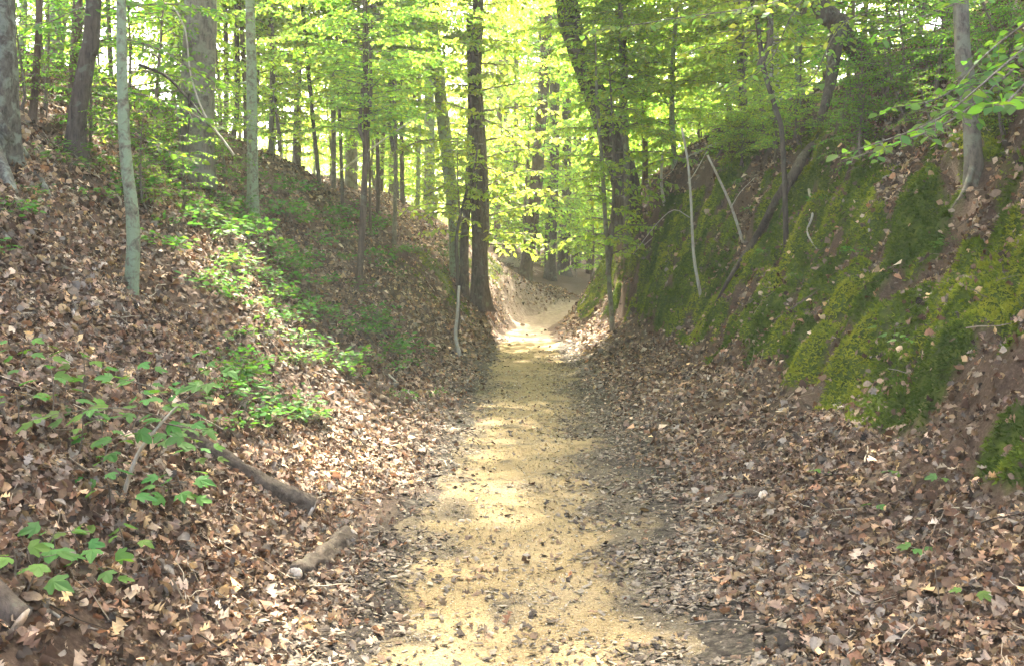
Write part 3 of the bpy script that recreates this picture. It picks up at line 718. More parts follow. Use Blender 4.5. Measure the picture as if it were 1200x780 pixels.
def by_trunk(px):
    for lim, nm in ((100, "thick lichen covered trunk"), (190, "bowed pale trunk"), (268, "broad furrowed trunk"), (352, "straight pale grey trunk"), (455, "slim dark trunk"), (542, "pale bending trunk"), (600, "dark twin trunked tree"),
                    (638, "brown leaning trunk"), (668, "dark upright trunk"), (735, "bend of the sandy path"), (785, "big dark leaning trunk"), (850, "bare pale saplings"), (932, "white birch"), (1075, "dark forked trunk"), (9999, "blotched young trunk")):
        if px < lim: return nm
def build_trees():
    C5, CD = CROWN, CROWN_DEEP
    # leafy bank
    make_tree("large_tree", "thick lichen covered trunk with pale spreading roots high on the leafy bank", "tree",
              [(-16, 205), (-14, 120), (-12, 0)], 7.7, 62, 54, 'lichen_bark', 8, (C5[2], 8.5, .9, .7), 1, 22, .5, .10,
              extra=lambda g, C, R, b: [g.add(*tube(catmull(np.array([b + [.02, -.05, .30], b + [.22, -.12, .10], hit(30, 188) + [0, 0, .0], hit(48, 212) + [0, 0, .0], hit(62, 238) - [0, 0, .02]]), 20), np.linspace(.075, .018, 20), 8, 4, .12)),
                                        g.add(*tube(catmull(np.array([b + [0, -.1, .22], hit(12, 222) + [0, 0, .01], hit(14, 262) - [0, 0, .03]]), 14), np.linspace(.08, .02, 14), 8, 5, .12))])
    make_tree("slender_tree", "thin brown pole tree beside the thick lichen covered trunk", "tree",
              [(40, 138), (42, 90), (46, 0)], 9.5, 9, 8, 'brown_bark', 5, (CD[1], .75, .5, .6), 2, 10, .4)
    make_tree("dark_tree", "dark brown trunk leaning towards the path on the leafy bank", "tree",
              [(85, 186), (92, 130), (102, 70), (110, 0)], None, 22, 17, 'dark_bark', 7, (C5[3], 8.5, 1.0, .7), 3, 16, .55)
    make_tree("young_tree", "pale lichen mottled bowed young trunk rooted halfway up the leafy bank", "tree",
              [(152, 345), (156, 300), (155, 250), (147, 180), (143, 90), (142, 0)], None, 17, 10, 'pale_bark', 5, (CD[0], .82, .5, .55), 4, 16, .35, .06)
    make_tree("broad_tree", "broad furrowed trunk standing just behind the leafy bank's crest", "tree",
              [(232, 150), (233, 60), (235, 0)], 13, 38, 34, 'grey_bark', 8, (C5[0], 9.5, 1.0, .7), 5, 20, .3)
    make_tree("grey_tree", "straight pale grey trunk on the leafy bank's crest with broken side stubs", "tree",
              [(297, 172), (295, 100), (294, 50), (293, 0)], 14, 13, 11, 'pale_bark', 8, (C5[1], 9, .95, .7), 6, 14, .5, .06,
              extra=lambda g, C, R, b: [limb(g, C, R, .22, (-.17, -.03, -.02), .03), limb(g, C, R, .28, (-.14, 0, .06), .02)])
    make_tree("slim_tree", "slim dark trunk growing out of the lower part of the leafy bank", "tree",
              [(420, 342), (422, 310), (426, 240), (429, 150), (428, 55)], None, 8, 6, 'brown_bark', 4, (C5[0], .5, .62, .5), 7, 10, .3, .05, low=(.5, .8, .6, SAPLING[1]))
    make_tree("leaning_tree", "grey green trunk bending to a dark twin trunk at the path's end", "tree",
              [(536, 302), (533, 260), (525, 190), (515, 100), (506, 20)], 24.5, 17, 13, 'pale_bark', 7, (C5[2], .7, .9, .9), 8, 14, .5)
    def twin(g, C, R, b):
        c = catmull(np.array([b + [-.32, -.12, -.15], at(544, 290, 23.7), at(549, 220, 23.8), at(552, 120, 23.9), at(550, 20, 24)]), 40)
        g.add(*tube(c, np.linspace(.11, .07, 40), 12, 6, .08, .5, .3))
    make_tree("twin_trunk_tree", "dark twin trunked tree with a mossy flared base above the path's end", "tree",
              [(561, 345), (562, 300), (560, 230), (556, 120), (560, 20)], 24, 20, 13, 'dark_bark', 8, (C5[3], .6, .9, 1), 9, 18, .8, .08, extra=twin, low=(.2, 1.6, 1.6, SAPLING[3]))
    make_tree("brown_tree", "brown trunk leaning over the pale sandy hollow at the path's end", "tree",
              [(613, 338), (620, 290), (628, 220), (634, 140), (640, 60)], 34, 16, 12, 'brown_bark', 7, (C5[1], .55, .9, 1), 10, 14, .6, low=(.2, 1.6, 1.6, SAPLING[3]))
    make_tree("dark_tree", "dark upright trunk standing in shade behind the sandy hollow", "tree",
              [(645, 345), (645, 290), (649, 190), (650, 90)], 36, 14, 11, 'dark_bark', 7, (C5[0], .55, .8, 1), 11, 14, .6, low=(.2, 1.6, 1.6, SAPLING[3]))
    make_tree("dark_tree", "short looking dark trunk at the bend of the sandy path", "tree",
              [(662, 348), (661, 300), (664, 230), (664, 120)], 38, 13, 10, 'dark_bark', 7, (C5[1], .55, .8, 1), 12, 12, .6, low=(.2, 1.6, 1.6, SAPLING[3]))
    # mossy bank
    make_tree("leaning_tree", "big dark trunk leaning over the path from the mossy bank's undercut crest", "tree",
              [(737, 262), (733, 215), (716, 160), (693, 100), (676, 50), (664, 0)], 22.5, 32, 25, 'dark_bark', 9, (C5[2], 9.8, 1.4, .7), 13, 18, .7, .09, low=(.4, .62, .5, C5[3]), lobes=[(-.3, -4.2, .6, 0, 1.0)])  # its side lobe is out of view, added to shade the path
    make_tree("slim_tree", "slim grey pole tree against the undercut crest of the mossy bank", "tree",
              [(735, 240), (734, 190), (732, 120), (728, 40)], 21.5, 8, 6, 'grey_bark', 4, (C5[1], .45, .6, .5), 14, 8, .2, low=(.3, 1.0, .9, SAPLING[2]))
    make_tree("sapling", "grey leaning sapling at the foot of the mossy bank's undercut wall", "sapling",
              [(719, 372), (714, 330), (710, 270), (706, 200), (700, 120)], 19.5, 6, 4, 'grey_bark', 1.5, (SAPLING[2], .25, 1.05, 1.25), 15, 8, .3)
    make_tree("birch_tree", "white mottled birch trunk behind the crest of the mossy bank", "tree",
              [(908, 150), (907, 90), (905, 30), (904, -20)], 19, 15, 13, 'birch_bark', 8, (C5[3], 9.2, 1.4, .7), 16, 14, .2, .03)
    make_tree("sapling", "thin dark crooked sapling in front of the white birch", "sapling",
              [(922, 212), (917, 165), (908, 125), (895, 80), (888, 30), (880, -10)], 12.5, 7, 5, 'dark_bark', 2.5, (SAPLING[0], .5, 1.0, .8), 17, 8, .2)
    make_tree("forked_tree", "dark forked trunk rooted high on the mossy bank", "tree",
              [(1041, 128), (1025, 95), (1000, 55), (975, 20), (955, -20)], 12.6, 21, 19, 'dark_bark', 8, (C5[0], 8.3, 1.35, .75), 18, 14, .4, lobes=[(-2.6, 1.2, .4, 2, .9)],  # side lobe added out of view to shade the path
              extra=lambda g, C, R, b: g.add(*tube(catmull(np.array([at(985, 22, 12.6), at(978, 60, 12.4), at(974, 95, 12.2), at(962, 140, 12.0)]), 18), np.linspace(.11, .05, 18), 9, 2, .08)))
    make_tree("young_tree", "brown young trunk with pale blotches halfway up the shaded mossy bank", "tree",
              [(1142, 208), (1139, 160), (1132, 90), (1126, 0)], None, 19, 16, 'grey_bark', 8, (C5[1], 8.2, 1.25, .7), 19, 14, .5,
              extra=lambda g, C, R, b: g.add(*tube(catmull(np.array([at(1141, 196, b[1] - .05), hit(1130, 228), hit(1112, 250) - [0, 0, .02]]), 9), np.linspace(.035, .012, 9), 6, 2, .1)))
    make_tree("slim_tree", "slim shaded pole tree uphill of the blotched young trunk", "tree",
              [(1161, 72), (1160, 30), (1159, -20)], 11.5, 10, 9, 'brown_bark', 4, (SAPLING_DEEP[1], .7, 1.1, 1.1), 20, 8, .3)
    # leafless saplings on the sunlit part of the mossy bank
    def side_twigs(*paths):
        def f(g, C, R, b):
            for pa in paths:
                c = catmull(np.array([at(px, py, b[1] - .1) for px, py in pa]), 10); g.add(*tube(c, np.linspace(.009, .004, 10) * np.ones(10), 5))
        return f
    make_tree("bare_sapling", "tall bare pale sapling standing straight on the sunlit moss", "sapling",
              [(822, 342), (813, 300), (810, 240), (806, 190), (799, 150)], None, 3.8, 2.6, 'pale_wood', 0, None, 21, 7, .3, .04,
              extra=side_twigs([(808, 255), (790, 246), (770, 262), (742, 298)], [(806, 215), (816, 200), (828, 178)]))
    make_tree("bare_sapling", "thin bare pale pole leaning against the mossy bank", "sapling",
              [(873, 282), (858, 245), (845, 215), (829, 182)], None, 3.6, 2.6, 'pale_wood', 0, None, 22, 7, .2, .04,
              extra=side_twigs([(856, 244), (868, 225), (885, 208)]))
    make_tree("bare_sapling", "small bare stem under the big leaning trunk", "sapling",
              [(779, 236), (775, 215), (776, 190), (777, 178)], None, 4, 3, 'pale_wood', 0, None, 23, 6, .2, .04, extra=side_twigs([(777, 210), (788, 200), (795, 185)]))
    make_tree("bare_sapling", "short pale crooked stem low on the path's leafy edge", "sapling",
              [(542, 420), (534, 395), (536, 370), (538, 335)], None, 5, 3, 'pale_wood', 0, None, 24, 6, .2, .04)
    make_tree("sapling", "thin dark sapling rising in front of the dark twin trunked tree", "sapling",
              [(537, 378), (537, 330), (535, 280), (544, 235), (556, 195)], 20, 5, 3, 'dark_bark', .8, (SAPLING[3], .45, .55, .55), 25, 7, .2)
    # the wood behind: trunks that the photograph lets one pick out
    far = [  # px, depth, width px, lean px at the top, bark
        (28, 17, 9, 0, 'pale_bark'), (66, 15, 20, 4, 'grey_bark'), (262, 22, 6, 2, 'brown_bark'), (274, 20, 6, 3, 'dark_bark'), (318, 28, 9, 2, 'grey_bark'),
        (348, 26, 10, -2, 'grey_bark'), (376, 22, 5, -22, 'dark_bark'), (392, 24, 6, -6, 'grey_bark'), (412, 27, 15, -4, 'grey_bark'), (446, 30, 6, 3, 'brown_bark'),
        (458, 33, 8, 2, 'grey_bark'), (472, 29, 5, -7, 'dark_bark'), (489, 31, 5, 1, 'pale_bark'), (503, 34, 13, -3, 'pale_bark'), (582, 42, 8, 3, 'brown_bark'),
        (593, 46, 7, -2, 'dark_bark'), (602, 40, 6, 2, 'grey_bark'), (676, 44, 10, -3, 'dark_bark'), (690, 40, 7, 4, 'brown_bark'), (703, 46, 9, 0, 'grey_bark'),
        (756, 34, 9, 3, 'grey_bark'), (790, 30, 6, -6, 'brown_bark'), (824, 36, 10, 2, 'grey_bark'), (862, 28, 7, 5, 'brown_bark'), (940, 22, 9, -4, 'grey_bark')]
    rng = np.random.default_rng(3)
    for i, (px, d, w, lean, bk) in enumerate(far):
        where = "the leafy bank's crest" if px < 540 else ("the sandy hollow" if px < 730 else "the mossy bank's crest")
        tone = {'pale_bark': 'pale', 'grey_bark': 'grey', 'brown_bark': 'brown', 'dark_bark': 'dark'}[bk]; size = "slender" if w < 9 else "sturdy"
        top = at(px + lean, 0, d)
        make_tree("forest_tree", f"{size} {tone} tree in the bright wood behind the {by_trunk(px)}", "tree", [(px, 320), (px + lean * .6 + 2, 120), (px + lean, 0)], d, w, w * .85, bk,
                  rng.uniform(3, 4.5), (CROWN[i % 4], rng.uniform(.45, .6), rng.uniform(.45, .65), rng.uniform(.5, .6)), 40 + i, 9, .35, .05, group=f"{size} {tone} trunks in the wood behind {where}")
build_trees()

def wood_fill():
    """trees and saplings whose foliage fills the wood behind and above the banks"""
    rng = np.random.default_rng(12); tg = {}
    def trunk_mesh(k):
        if k not in tg:
            r = np.random.default_rng(60 + k); z = np.linspace(-.3, 13, 26)
            C = np.stack([.18 * np.sin(z * .45 + k), .15 * np.cos(z * .4 + 2 * k), z], -1); C[:, :2] -= C[1, :2]
            V, F = tube(C, np.interp(z, [-.3, 9, 13], [.15, .10, .03]), 9, k, .07, .5, .3); g = Geo(); g.add(V, F)
            tg[k] = (g.mesh("trunk", M[['grey_bark', 'brown_bark', 'dark_bark', 'pale_bark'][k]], True), C)
        return tg[k]
    def put(px, d, where, hgt, sc, low):
        hgt *= .72 if d > 26 else .85
        b = ground(px, d); k = int(rng.integers(0, 4)); me, C = trunk_mesh(k)
        t = thing("leafy_tree", b, f"{'far off' if d > 33 else 'leafy'} green tree with layered branches behind the {by_trunk(px)}", "tree", f"leafy trees of the wood behind {where}")
        s = rng.uniform(.25, .5); link("trunk", me, t, scale=(s, s, hgt / 13))
        add_crown(t, CROWN[int(rng.integers(0, 4))], (0, 0, low), sc, (hgt - low + 1) / 8 * 1.0, rng.uniform(0, 6.28))
    def sap(px, d, where, sc, deep=False, tone="light green"):
        b = ground(px, d)
        t = thing("leafy_sapling", b, f"{'tall' if sc > .95 else 'small' if sc < .56 else 'bushy'} {tone} sapling on {where} behind the {by_trunk(px)}", "sapling", f"{tone} saplings on {where}")
        p = (SAPLING_DEEP if deep else SAPLING); pr = p[int(rng.integers(0, len(p)))]
        g = Geo(); g.add(*tube(np.array([[0, 0, -.1], [.02, .01, .3 * sc], [0, 0, .75 * sc]]), np.array([.022, .018, .015]) * sc, 6, cap=False))
        link("stem", g.mesh("stem", M['wood']), t)
        add_crown(t, pr, (0, 0, .5 * sc), sc, sc, rng.uniform(0, 6.28))
    L, S, R_ = "the leafy bank's crest", "the sandy hollow", "the mossy bank's crest"
    for px, d, h in [(468, 23, 8), (430, 19, 7), (300, 17, 7), (250, 18, 9), (330, 21, 10), (395, 19, 9), (455, 24, 10), (290, 30, 12), (370, 34, 13), (430, 40, 14), (200, 24, 11), (140, 20, 10), (60, 24, 11), (-20, 22, 10), (500, 38, 13), (480, 50, 16), (330, 48, 16), (220, 40, 14), (90, 38, 14)]:
        put(px + rng.uniform(-12, 12), d + (3 if d < 20 else 0), L, h + 1.5, rng.uniform(.75, 1.0), rng.uniform(2.2, 3.2) if d < 26 else rng.uniform(.7, 2.0))
    for px, d, h in [(560, 40, 13), (590, 52, 16), (625, 46, 14), (655, 56, 17), (690, 50, 15), (715, 42, 13), (540, 60, 17), (610, 66, 19), (680, 70, 20), (575, 80, 22), (640, 84, 22)]:
        put(px + rng.uniform(-8, 8), d, S, h, rng.uniform(.8, 1.1), rng.uniform(.8, 2.2))
    for px, d, h in [(752, 24, 8), (800, 21, 7), (860, 19, 7), (940, 17, 7), (745, 30, 10), (790, 34, 11), (835, 28, 10), (870, 34, 12), (905, 30, 11), (770, 46, 14), (840, 50, 15), (930, 40, 13), (985, 34, 12), (1050, 32, 12), (1130, 30, 12)]:
        put(px + rng.uniform(-12, 12), d, R_, h, rng.uniform(.7, 1.0), rng.uniform(.4, 1.5))
    for px, d, sc in [(255, 16, .7), (330, 21, .9), (352, 24, 1.0), (388, 26, .8), (440, 29, .9), (470, 31, 1.0), (500, 33, .9), (415, 30, 1.2), (300, 24, 1.2), (220, 19, 1.1)]:
        sap(px, d, "the leafy bank's crest", sc)
    for px, d, sc in [(585, 38, 1.2), (600, 44, 1.4), (632, 42, 1.3), (655, 44, 1.4), (675, 38, 1.1), (692, 36, 1.0), (705, 40, 1.2), (570, 50, 1.5), (640, 52, 1.6), (690, 54, 1.6)]:
        sap(px, d, "the low ground", sc)
    for px, d, sc in [(755, 27, .7), (790, 25, .8), (820, 24, .8), (850, 22, .9), (880, 21, .9), (925, 20, .9), (960, 18, .8), (870, 17, .55), (905, 15, .5)]:
        sap(px, d, "the mossy bank's crest", sc)
    for px, d, sc in [(58, 10, .4), (105, 9.7, .4), (172, 9.6, .32), (215, 10.6, .4), (30, 9.4, .35), (62, 11.5, .55), (150, 10.8, .6), (190, 12.2, .7), (222, 13, .6), (120, 13, .9), (20, 12, .8), (262, 13.4, .45)]:
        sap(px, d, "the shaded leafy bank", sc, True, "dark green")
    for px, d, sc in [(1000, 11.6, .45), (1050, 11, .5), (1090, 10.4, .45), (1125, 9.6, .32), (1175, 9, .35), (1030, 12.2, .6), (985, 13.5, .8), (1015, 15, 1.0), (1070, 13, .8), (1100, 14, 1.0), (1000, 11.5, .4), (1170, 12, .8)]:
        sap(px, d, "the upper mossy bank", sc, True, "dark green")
    for i, (px, py, sc) in enumerate([(905, 182, .34), (940, 172, .34), (985, 158, .32), (1012, 188, .28), (1062, 150, .32), (1100, 178, .26), (1088, 118, .34), (1152, 140, .28), (872, 196, .34), (1172, 88, .34), (1035, 112, .4), (1118, 70, .4), (845, 186, .36), (1180, 165, .22)]):
        p = hit(px, py); t = thing("leafy_sapling", p, f"{'light' if px < 950 else 'dark'} green leafy shrub sprouting from the mossy bank's face below the {by_trunk(px)}", "shrub", "leafy shrubs on the mossy bank's face")
        g = Geo(); g.add(*tube(np.array([[0, 0, -.08], [-.03, -.02, .2 * sc], [-.08, -.04, .6 * sc]]), np.array([.02, .016, .012]) * sc * 1.5, 6, cap=False)); link("stem", g.mesh("stem", M['wood']), t)
        c = add_crown(t, (SAPLING if px < 950 else SAPLING_DEEP)[i % 3], (-.06, -.04, .3 * sc), sc * 1.25, sc, i * 1.3); c.rotation_euler[1] = -.25
    # a far mass of trees closing the view
    rng2 = np.random.default_rng(77); n = 90000
    y = rng2.uniform(88, 120, n); x = rng2.uniform(-1, 1, n) * .75 * y; zb = H(x, y)
    prof = 14 + 5 * fbm(x * .06, y * .06, 5, 3); z = zb + prof * rng2.random(n) ** .9
    k = fbm(x * .22 + 5, z * .3 + y * .1, 23, 3) > -.12; x, y, z = x[k], y[k], z[k]; m = len(x)
    D = rng2.normal(0, 1, (m, 3)); D[:, 2] *= .4; D /= np.linalg.norm(D, axis=1, keepdims=True)
    N = np.array([0, -.3, 1]) + rng2.normal(0, .4, (m, 3)); N /= np.linalg.norm(N, axis=1, keepdims=True)
    me = leaf_object_mesh("distant_woods", [(np.stack([x, y, z], -1), D, N, rng2.uniform(.5, 1.0, m))], rng2, M['leaf_sun'])
    tag(link("distant_woods", me), "distant sunlit green wood closing the view", "woods", None, "stuff")
wood_fill()

# ------------------------------------------------------------------ near leafy branches: every leaf a piece
def big_leaf_meshes(mat, seed, n=5):
    rng = np.random.default_rng(seed); out = []
    for i in range(n):
        st = np.array([0, .1, .25, .42, .6, .78, .92, 1]); ws = np.array([.01, .14, .27, .33, .30, .2, .08, 0]) * rng.uniform(.9, 1.15)
        k = len(st); c = rng.uniform(.15, .7); yy = np.sin(st * c) / c; zz = -(1 - np.cos(st * c)) / c; fo = rng.uniform(.05, .3)
        Lv = np.stack([-ws, yy, zz + fo * ws], -1); Cv = np.stack([0 * ws, yy, zz], -1); Rv = np.stack([ws, yy, zz + fo * ws], -1); V = np.concatenate([Lv, Cv, Rv]); F = []
        for j in range(k - 1):
            for a, b in ((0, k), (k, 2 * k)): F += [[a + j, b + j, b + j + 1], [a + j, b + j + 1, a + j + 1]]
        col = LEAF_TINT[i % len(LEAF_TINT)] * rng.uniform(.85, 1.15)
        out.append(new_mesh("leaf", V, [F], mat, True, colors=np.repeat(col[None], len(V), 0)))
    return out
def lobed_leaf_meshes(mat, seed, n=5):
    """five pointed maple like leaves"""
    rng = np.random.default_rng(seed); out = []
    for i in range(n):
        ang = np.radians([-128, -104, -84, -68, -55, -43, -30, -16, 0, 16, 30, 43, 55, 68, 84, 104, 128]); k = len(ang)
        rad = np.array([.24, .40, .40, .56, .60, .36, .50, .66, .84, .66, .50, .36, .60, .56, .40, .40, .24]) * rng.uniform(.9, 1.1, k) * rng.uniform(.85, 1.1)
        rim = np.stack([np.sin(ang) * rad * .9, .2 + np.cos(ang) * rad, -.3 * rad ** 2 + .10 * np.abs(np.sin(ang)) * rad + rng.uniform(-.025, .025, k)], -1)
        V = np.vstack([[0, 0, 0], [0, .2, .02], rim]); F = [[1, j + 1, j] for j in range(2, k + 1)] + [[1, 2, 0], [1, 0, k + 1]]
        col = LEAF_TINT[i % len(LEAF_TINT)] * rng.uniform(.85, 1.15)
        out.append(new_mesh("leaf", V, [F], mat, False, colors=np.repeat(col[None], len(V), 0)))
    return out
BIG = {'deep': big_leaf_meshes(M['leaf_shade'], 1), 'sun': big_leaf_meshes(M['leaf_sun'], 2)}
LOBED = {'herb': lobed_leaf_meshes(M['leaf_herb'], 3), 'deep': lobed_leaf_meshes(M['leaf_shade'], 4)}

def place_leaves(parent, origin, arr, meshes, rng):
    P, D, N, L = arr
    from mathutils import Matrix
    for i in range(len(P)):
        s = np.cross(D[i], N[i]); s /= np.linalg.norm(s) + 1e-9; n = np.cross(s, D[i])
        o = link("leaf", meshes[int(rng.integers(0, len(meshes)))], parent)
        o.location = [float(v) for v in P[i] - origin]; o.rotation_euler = Matrix(np.stack([s, D[i], n], -1).tolist()).to_euler(); o.scale = (float(L[i]),) * 3

def near_branch(name, label, pts_px, leaf, twig, meshes, seed, group=None, step=.1, lstep=.06, rw=.008, cat="branch"):
    rng = np.random.default_rng(seed); pts = np.array([at(px, py, d) for px, py, d in pts_px]); wood = Geo()
    a = spray(rng, pts, leaf, twig, step, lstep, (0, 0, 1), .3, wood, rw)
    t = thing(name, pts[0], label, cat, group)
    link("stem", wood.mesh("stem", M['wood'], True, pts[0]), t); place_leaves(t, pts[0], a, meshes, rng); return t

def overhanging():
    # understorey trees that stand just outside the frame and reach into it
    def reach(name, label, base, trunk_top, branches, seed, deep=True):
        b = np.array([base[0], base[1], float(H(base[0], base[1]))]); rng = np.random.default_rng(seed)
        t = thing(name, b, label, "tree")
        g = Geo(); top = b + np.array(trunk_top); c = catmull(np.array([b - [0, 0, .15], (b + top) / 2 + [.06, 0, 0], top]), 26)
        g.add(*tube(c, np.linspace(.07, .03, 26), 10, seed, .06, .5, .2)); link("trunk", g.mesh("trunk", M['brown_bark'], True, b), t)
        for pts_px, leaf, twig in branches:
            pts = np.array([at(*p) for p in pts_px]); i = np.argmin(np.abs(c[:, 2] - pts[0][2])); pts = np.vstack([c[i], pts])
            w = Geo(); a = spray(rng, pts, leaf, twig * 1.2, .085, .056, (0, -.15, 1), .4, w, .012)
            br = link("branch", w.mesh("branch", M['wood'], True, b), t); place_leaves(br, b, a, BIG['deep' if deep else 'sun'], rng)
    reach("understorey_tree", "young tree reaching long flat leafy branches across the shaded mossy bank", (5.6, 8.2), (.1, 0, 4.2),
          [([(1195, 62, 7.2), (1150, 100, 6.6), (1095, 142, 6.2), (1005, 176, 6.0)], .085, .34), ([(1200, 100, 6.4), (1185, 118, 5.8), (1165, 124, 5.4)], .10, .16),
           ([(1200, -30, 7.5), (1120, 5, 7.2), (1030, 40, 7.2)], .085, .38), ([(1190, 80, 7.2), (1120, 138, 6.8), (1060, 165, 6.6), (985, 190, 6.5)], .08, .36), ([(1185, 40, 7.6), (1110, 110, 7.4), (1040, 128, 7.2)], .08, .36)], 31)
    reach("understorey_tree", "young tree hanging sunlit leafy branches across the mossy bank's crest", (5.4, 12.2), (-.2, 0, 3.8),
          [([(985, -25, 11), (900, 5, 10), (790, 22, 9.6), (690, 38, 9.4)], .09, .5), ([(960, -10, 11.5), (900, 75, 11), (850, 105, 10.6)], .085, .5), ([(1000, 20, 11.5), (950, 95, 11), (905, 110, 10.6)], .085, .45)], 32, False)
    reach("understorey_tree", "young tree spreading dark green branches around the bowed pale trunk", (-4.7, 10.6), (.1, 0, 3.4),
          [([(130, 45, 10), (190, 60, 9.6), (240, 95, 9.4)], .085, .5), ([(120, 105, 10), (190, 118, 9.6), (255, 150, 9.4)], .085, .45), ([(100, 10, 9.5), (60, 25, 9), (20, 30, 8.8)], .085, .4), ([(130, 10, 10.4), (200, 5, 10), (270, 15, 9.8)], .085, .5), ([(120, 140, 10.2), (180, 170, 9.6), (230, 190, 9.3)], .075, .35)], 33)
overhanging()

# ------------------------------------------------------------------ low plants on the banks
def seedlings():
    rng = np.random.default_rng(55)
    def plant(name, px, py, label, group, hgt, nl, leaf, meshes, spreadr=.12, merged=None):
        b = hit(px, py); t = thing(name, b, label, "seedling", group)
        if merged is not None:
            k = int(rng.integers(0, len(merged))); fo = link("foliage", merged[k], t, rot=(rng.uniform(-.2, .2), rng.uniform(-.2, .2), rng.uniform(0, 6.28)), scale=(leaf,) * 3); link("stem", clump_stems[k], fo); return
        g = Geo(); top = np.array([rng.normal(0, .05), rng.normal(0, .05) - .02, hgt]); c = catmull(np.array([[0, 0, -.03], top * .5 + [.01, 0, 0], top]), 7)
        g.add(*tube(c, np.linspace(.005, .002, 7), 4, cap=False)); P, D, N = [], [], []
        for i in range(nl):
            f = .35 + .65 * (i + .5) / nl; p = np.array([np.interp(f, np.linspace(0, 1, 7), c[:, k]) for k in range(3)]); az = i * 2.4 + rng.uniform(-.5, .5)
            d = np.array([math.cos(az), math.sin(az), rng.uniform(-.05, .35)]); q = p + d * spreadr * rng.uniform(.4, 1.1)
            g.add(*tube(np.array([p, q]), np.array([.0018, .0012]), 3, cap=False)); P.append(q); D.append(d * [1, 1, 0] + [0, 0, -.15]); N.append(np.array([0, -.25, 1]) + rng.normal(0, .25, 3))
        D = np.array(D); D /= np.linalg.norm(D, axis=1, keepdims=True); N = np.array(N); N /= np.linalg.norm(N, axis=1, keepdims=True)
        link("stem", g.mesh("stem", M['wood']), t); place_leaves(t, np.zeros(3), (np.array(P), D, N, leaf * rng.uniform(.7, 1.15, nl)), meshes, rng)
    # low leafy clumps: merged foliage, shared meshes
    clumps, clump_stems = [], []
    for k in range(5):
        r = np.random.default_rng(300 + k); n = 58; az = r.uniform(0, 6.28, n); rr = r.uniform(0, 1, n) ** .6 * .28
        P = np.stack([np.cos(az) * rr, np.sin(az) * rr, r.uniform(.02, .14, n)], -1); D = np.stack([np.cos(az + r.normal(0, .6, n)), np.sin(az + r.normal(0, .6, n)), r.uniform(-.2, .3, n)], -1); D /= np.linalg.norm(D, axis=1, keepdims=True)
        N = np.array([0, -.35, 1]) + r.normal(0, .35, (n, 3)); N /= np.linalg.norm(N, axis=1, keepdims=True)
        sg = Geo(); [sg.add(*tube(np.array([[P[j, 0] * .2, P[j, 1] * .2, -.05], P[j] * [.7, .7, .6], P[j]]), np.array([.003, .002, .0015]), 3, cap=False)) for j in range(0, n, 2)]; clump_stems.append(sg.mesh("stem", M['wood']))
        clumps.append(leaf_object_mesh("foliage", [(P, D, N, r.uniform(.045, .085, n))], r, M['leaf_herb'], True))
    G1, G2 = "lobed leaf seedlings around the fallen log", "low leafy clumps on the leafy bank"
    for px, py in [(60, 500), (95, 470), (120, 520), (150, 505), (180, 540), (205, 500), (225, 470), (40, 455), (20, 500), (240, 455), (110, 560), (195, 590), (215, 610), (230, 560), (130, 600), (90, 540), (165, 470), (20, 430)]:
        plant("seedling", px, py, "lobed leaf green seedling in dead leaves around the fallen log", G1, rng.uniform(.12, .26), int(rng.integers(5, 9)), .085, LOBED['herb'])
    for px, py in [(40, 660), (60, 672), (95, 655), (120, 668), (145, 650), (130, 690), (15, 690), (25, 700)]:
        plant("seedling", px, py, "small green seedling low on the leafy bank below the fallen log's seedlings", "seedlings low on the leafy bank", rng.uniform(.07, .14), int(rng.integers(3, 6)), .085, LOBED['herb'], .08)
    rc = np.random.default_rng(8)
    def cloud(cx, cy, sx, sy, n, tilt, sc, where):
        for i in range(n):
            a, b = rc.normal(0, 1, 2); px, py = cx + a * sx, cy + b * sy + a * sx * tilt
            plant("low_plant", px, py, f"low clump of small green leaves {where}", f"low leafy clumps {where}", 0, 0, sc * rc.uniform(.9, 1.6), None, merged=clumps)
    for args in ((330, 352, 70, 32, 66, .5, .7, "in the big green patch halfway down the leafy bank"), (462, 400, 20, 14, 12, .4, .9, "between the slim dark trunk and the path"),
                 (290, 455, 34, 28, 20, .2, .6, "uphill of the fallen log's broken end"), (230, 235, 60, 34, 44, .3, .85, "beside the bowed pale trunk"), (110, 180, 70, 28, 12, .1, .6, "under the dark leaning trunk"),
                 (380, 250, 50, 25, 34, .4, .9, "just under the leafy bank's crest"), (345, 490, 16, 8, 5, .2, .6, "in dead leaves just above the straight log"), (330, 310, 40, 20, 10, .5, .6, "above the big green patch on the leafy bank"),
                 (440, 290, 25, 20, 16, .5, .8, "uphill of the slim dark trunk's base"), (15, 300, 20, 50, 4, 0, .5, "in dead leaves below the thick lichen covered trunk")): cloud(*args)
    for px, py in [(1058, 412), (1045, 402)]:
        plant("seedling", px, py, "lobed green seedling growing out of the moss cushions", "seedlings in the moss", .12, 6, .08, LOBED['herb'])
    for px, py in [(970, 560), (1030, 560), (1092, 565), (1080, 648), (1130, 697), (1020, 600)]:
        plant("seedling", px, py, "tiny green seedling in the dead leaves below the mossy wall", "seedlings below the mossy wall", .05, 3, .075, LOBED['herb'], .04)
    for px, py in [(1005, 300), (940, 330), (880, 250), (900, 300), (1120, 290), (960, 240), (760, 300), (850, 200), (870, 215)]:
        plant("low_plant", px, py, "low clump of small leaves clinging to the mossy wall", "low clumps on the mossy wall", 0, 0, .6, None, merged=clumps)
    # the tall seedling with a pale slanting stem
    b = hit(140, 585); t = thing("sapling", b, "knee high sapling with pale slanting stem and flat sprays of lobed leaves", "sapling")
    d = b[1]; g = Geo(); c = catmull(np.array([b - [0, 0, .04], at(160, 535, d + .05), at(185, 500, d + .1), at(208, 475, d + .15)]), 16); g.add(*tube(c, np.linspace(.011, .005, 16), 6))
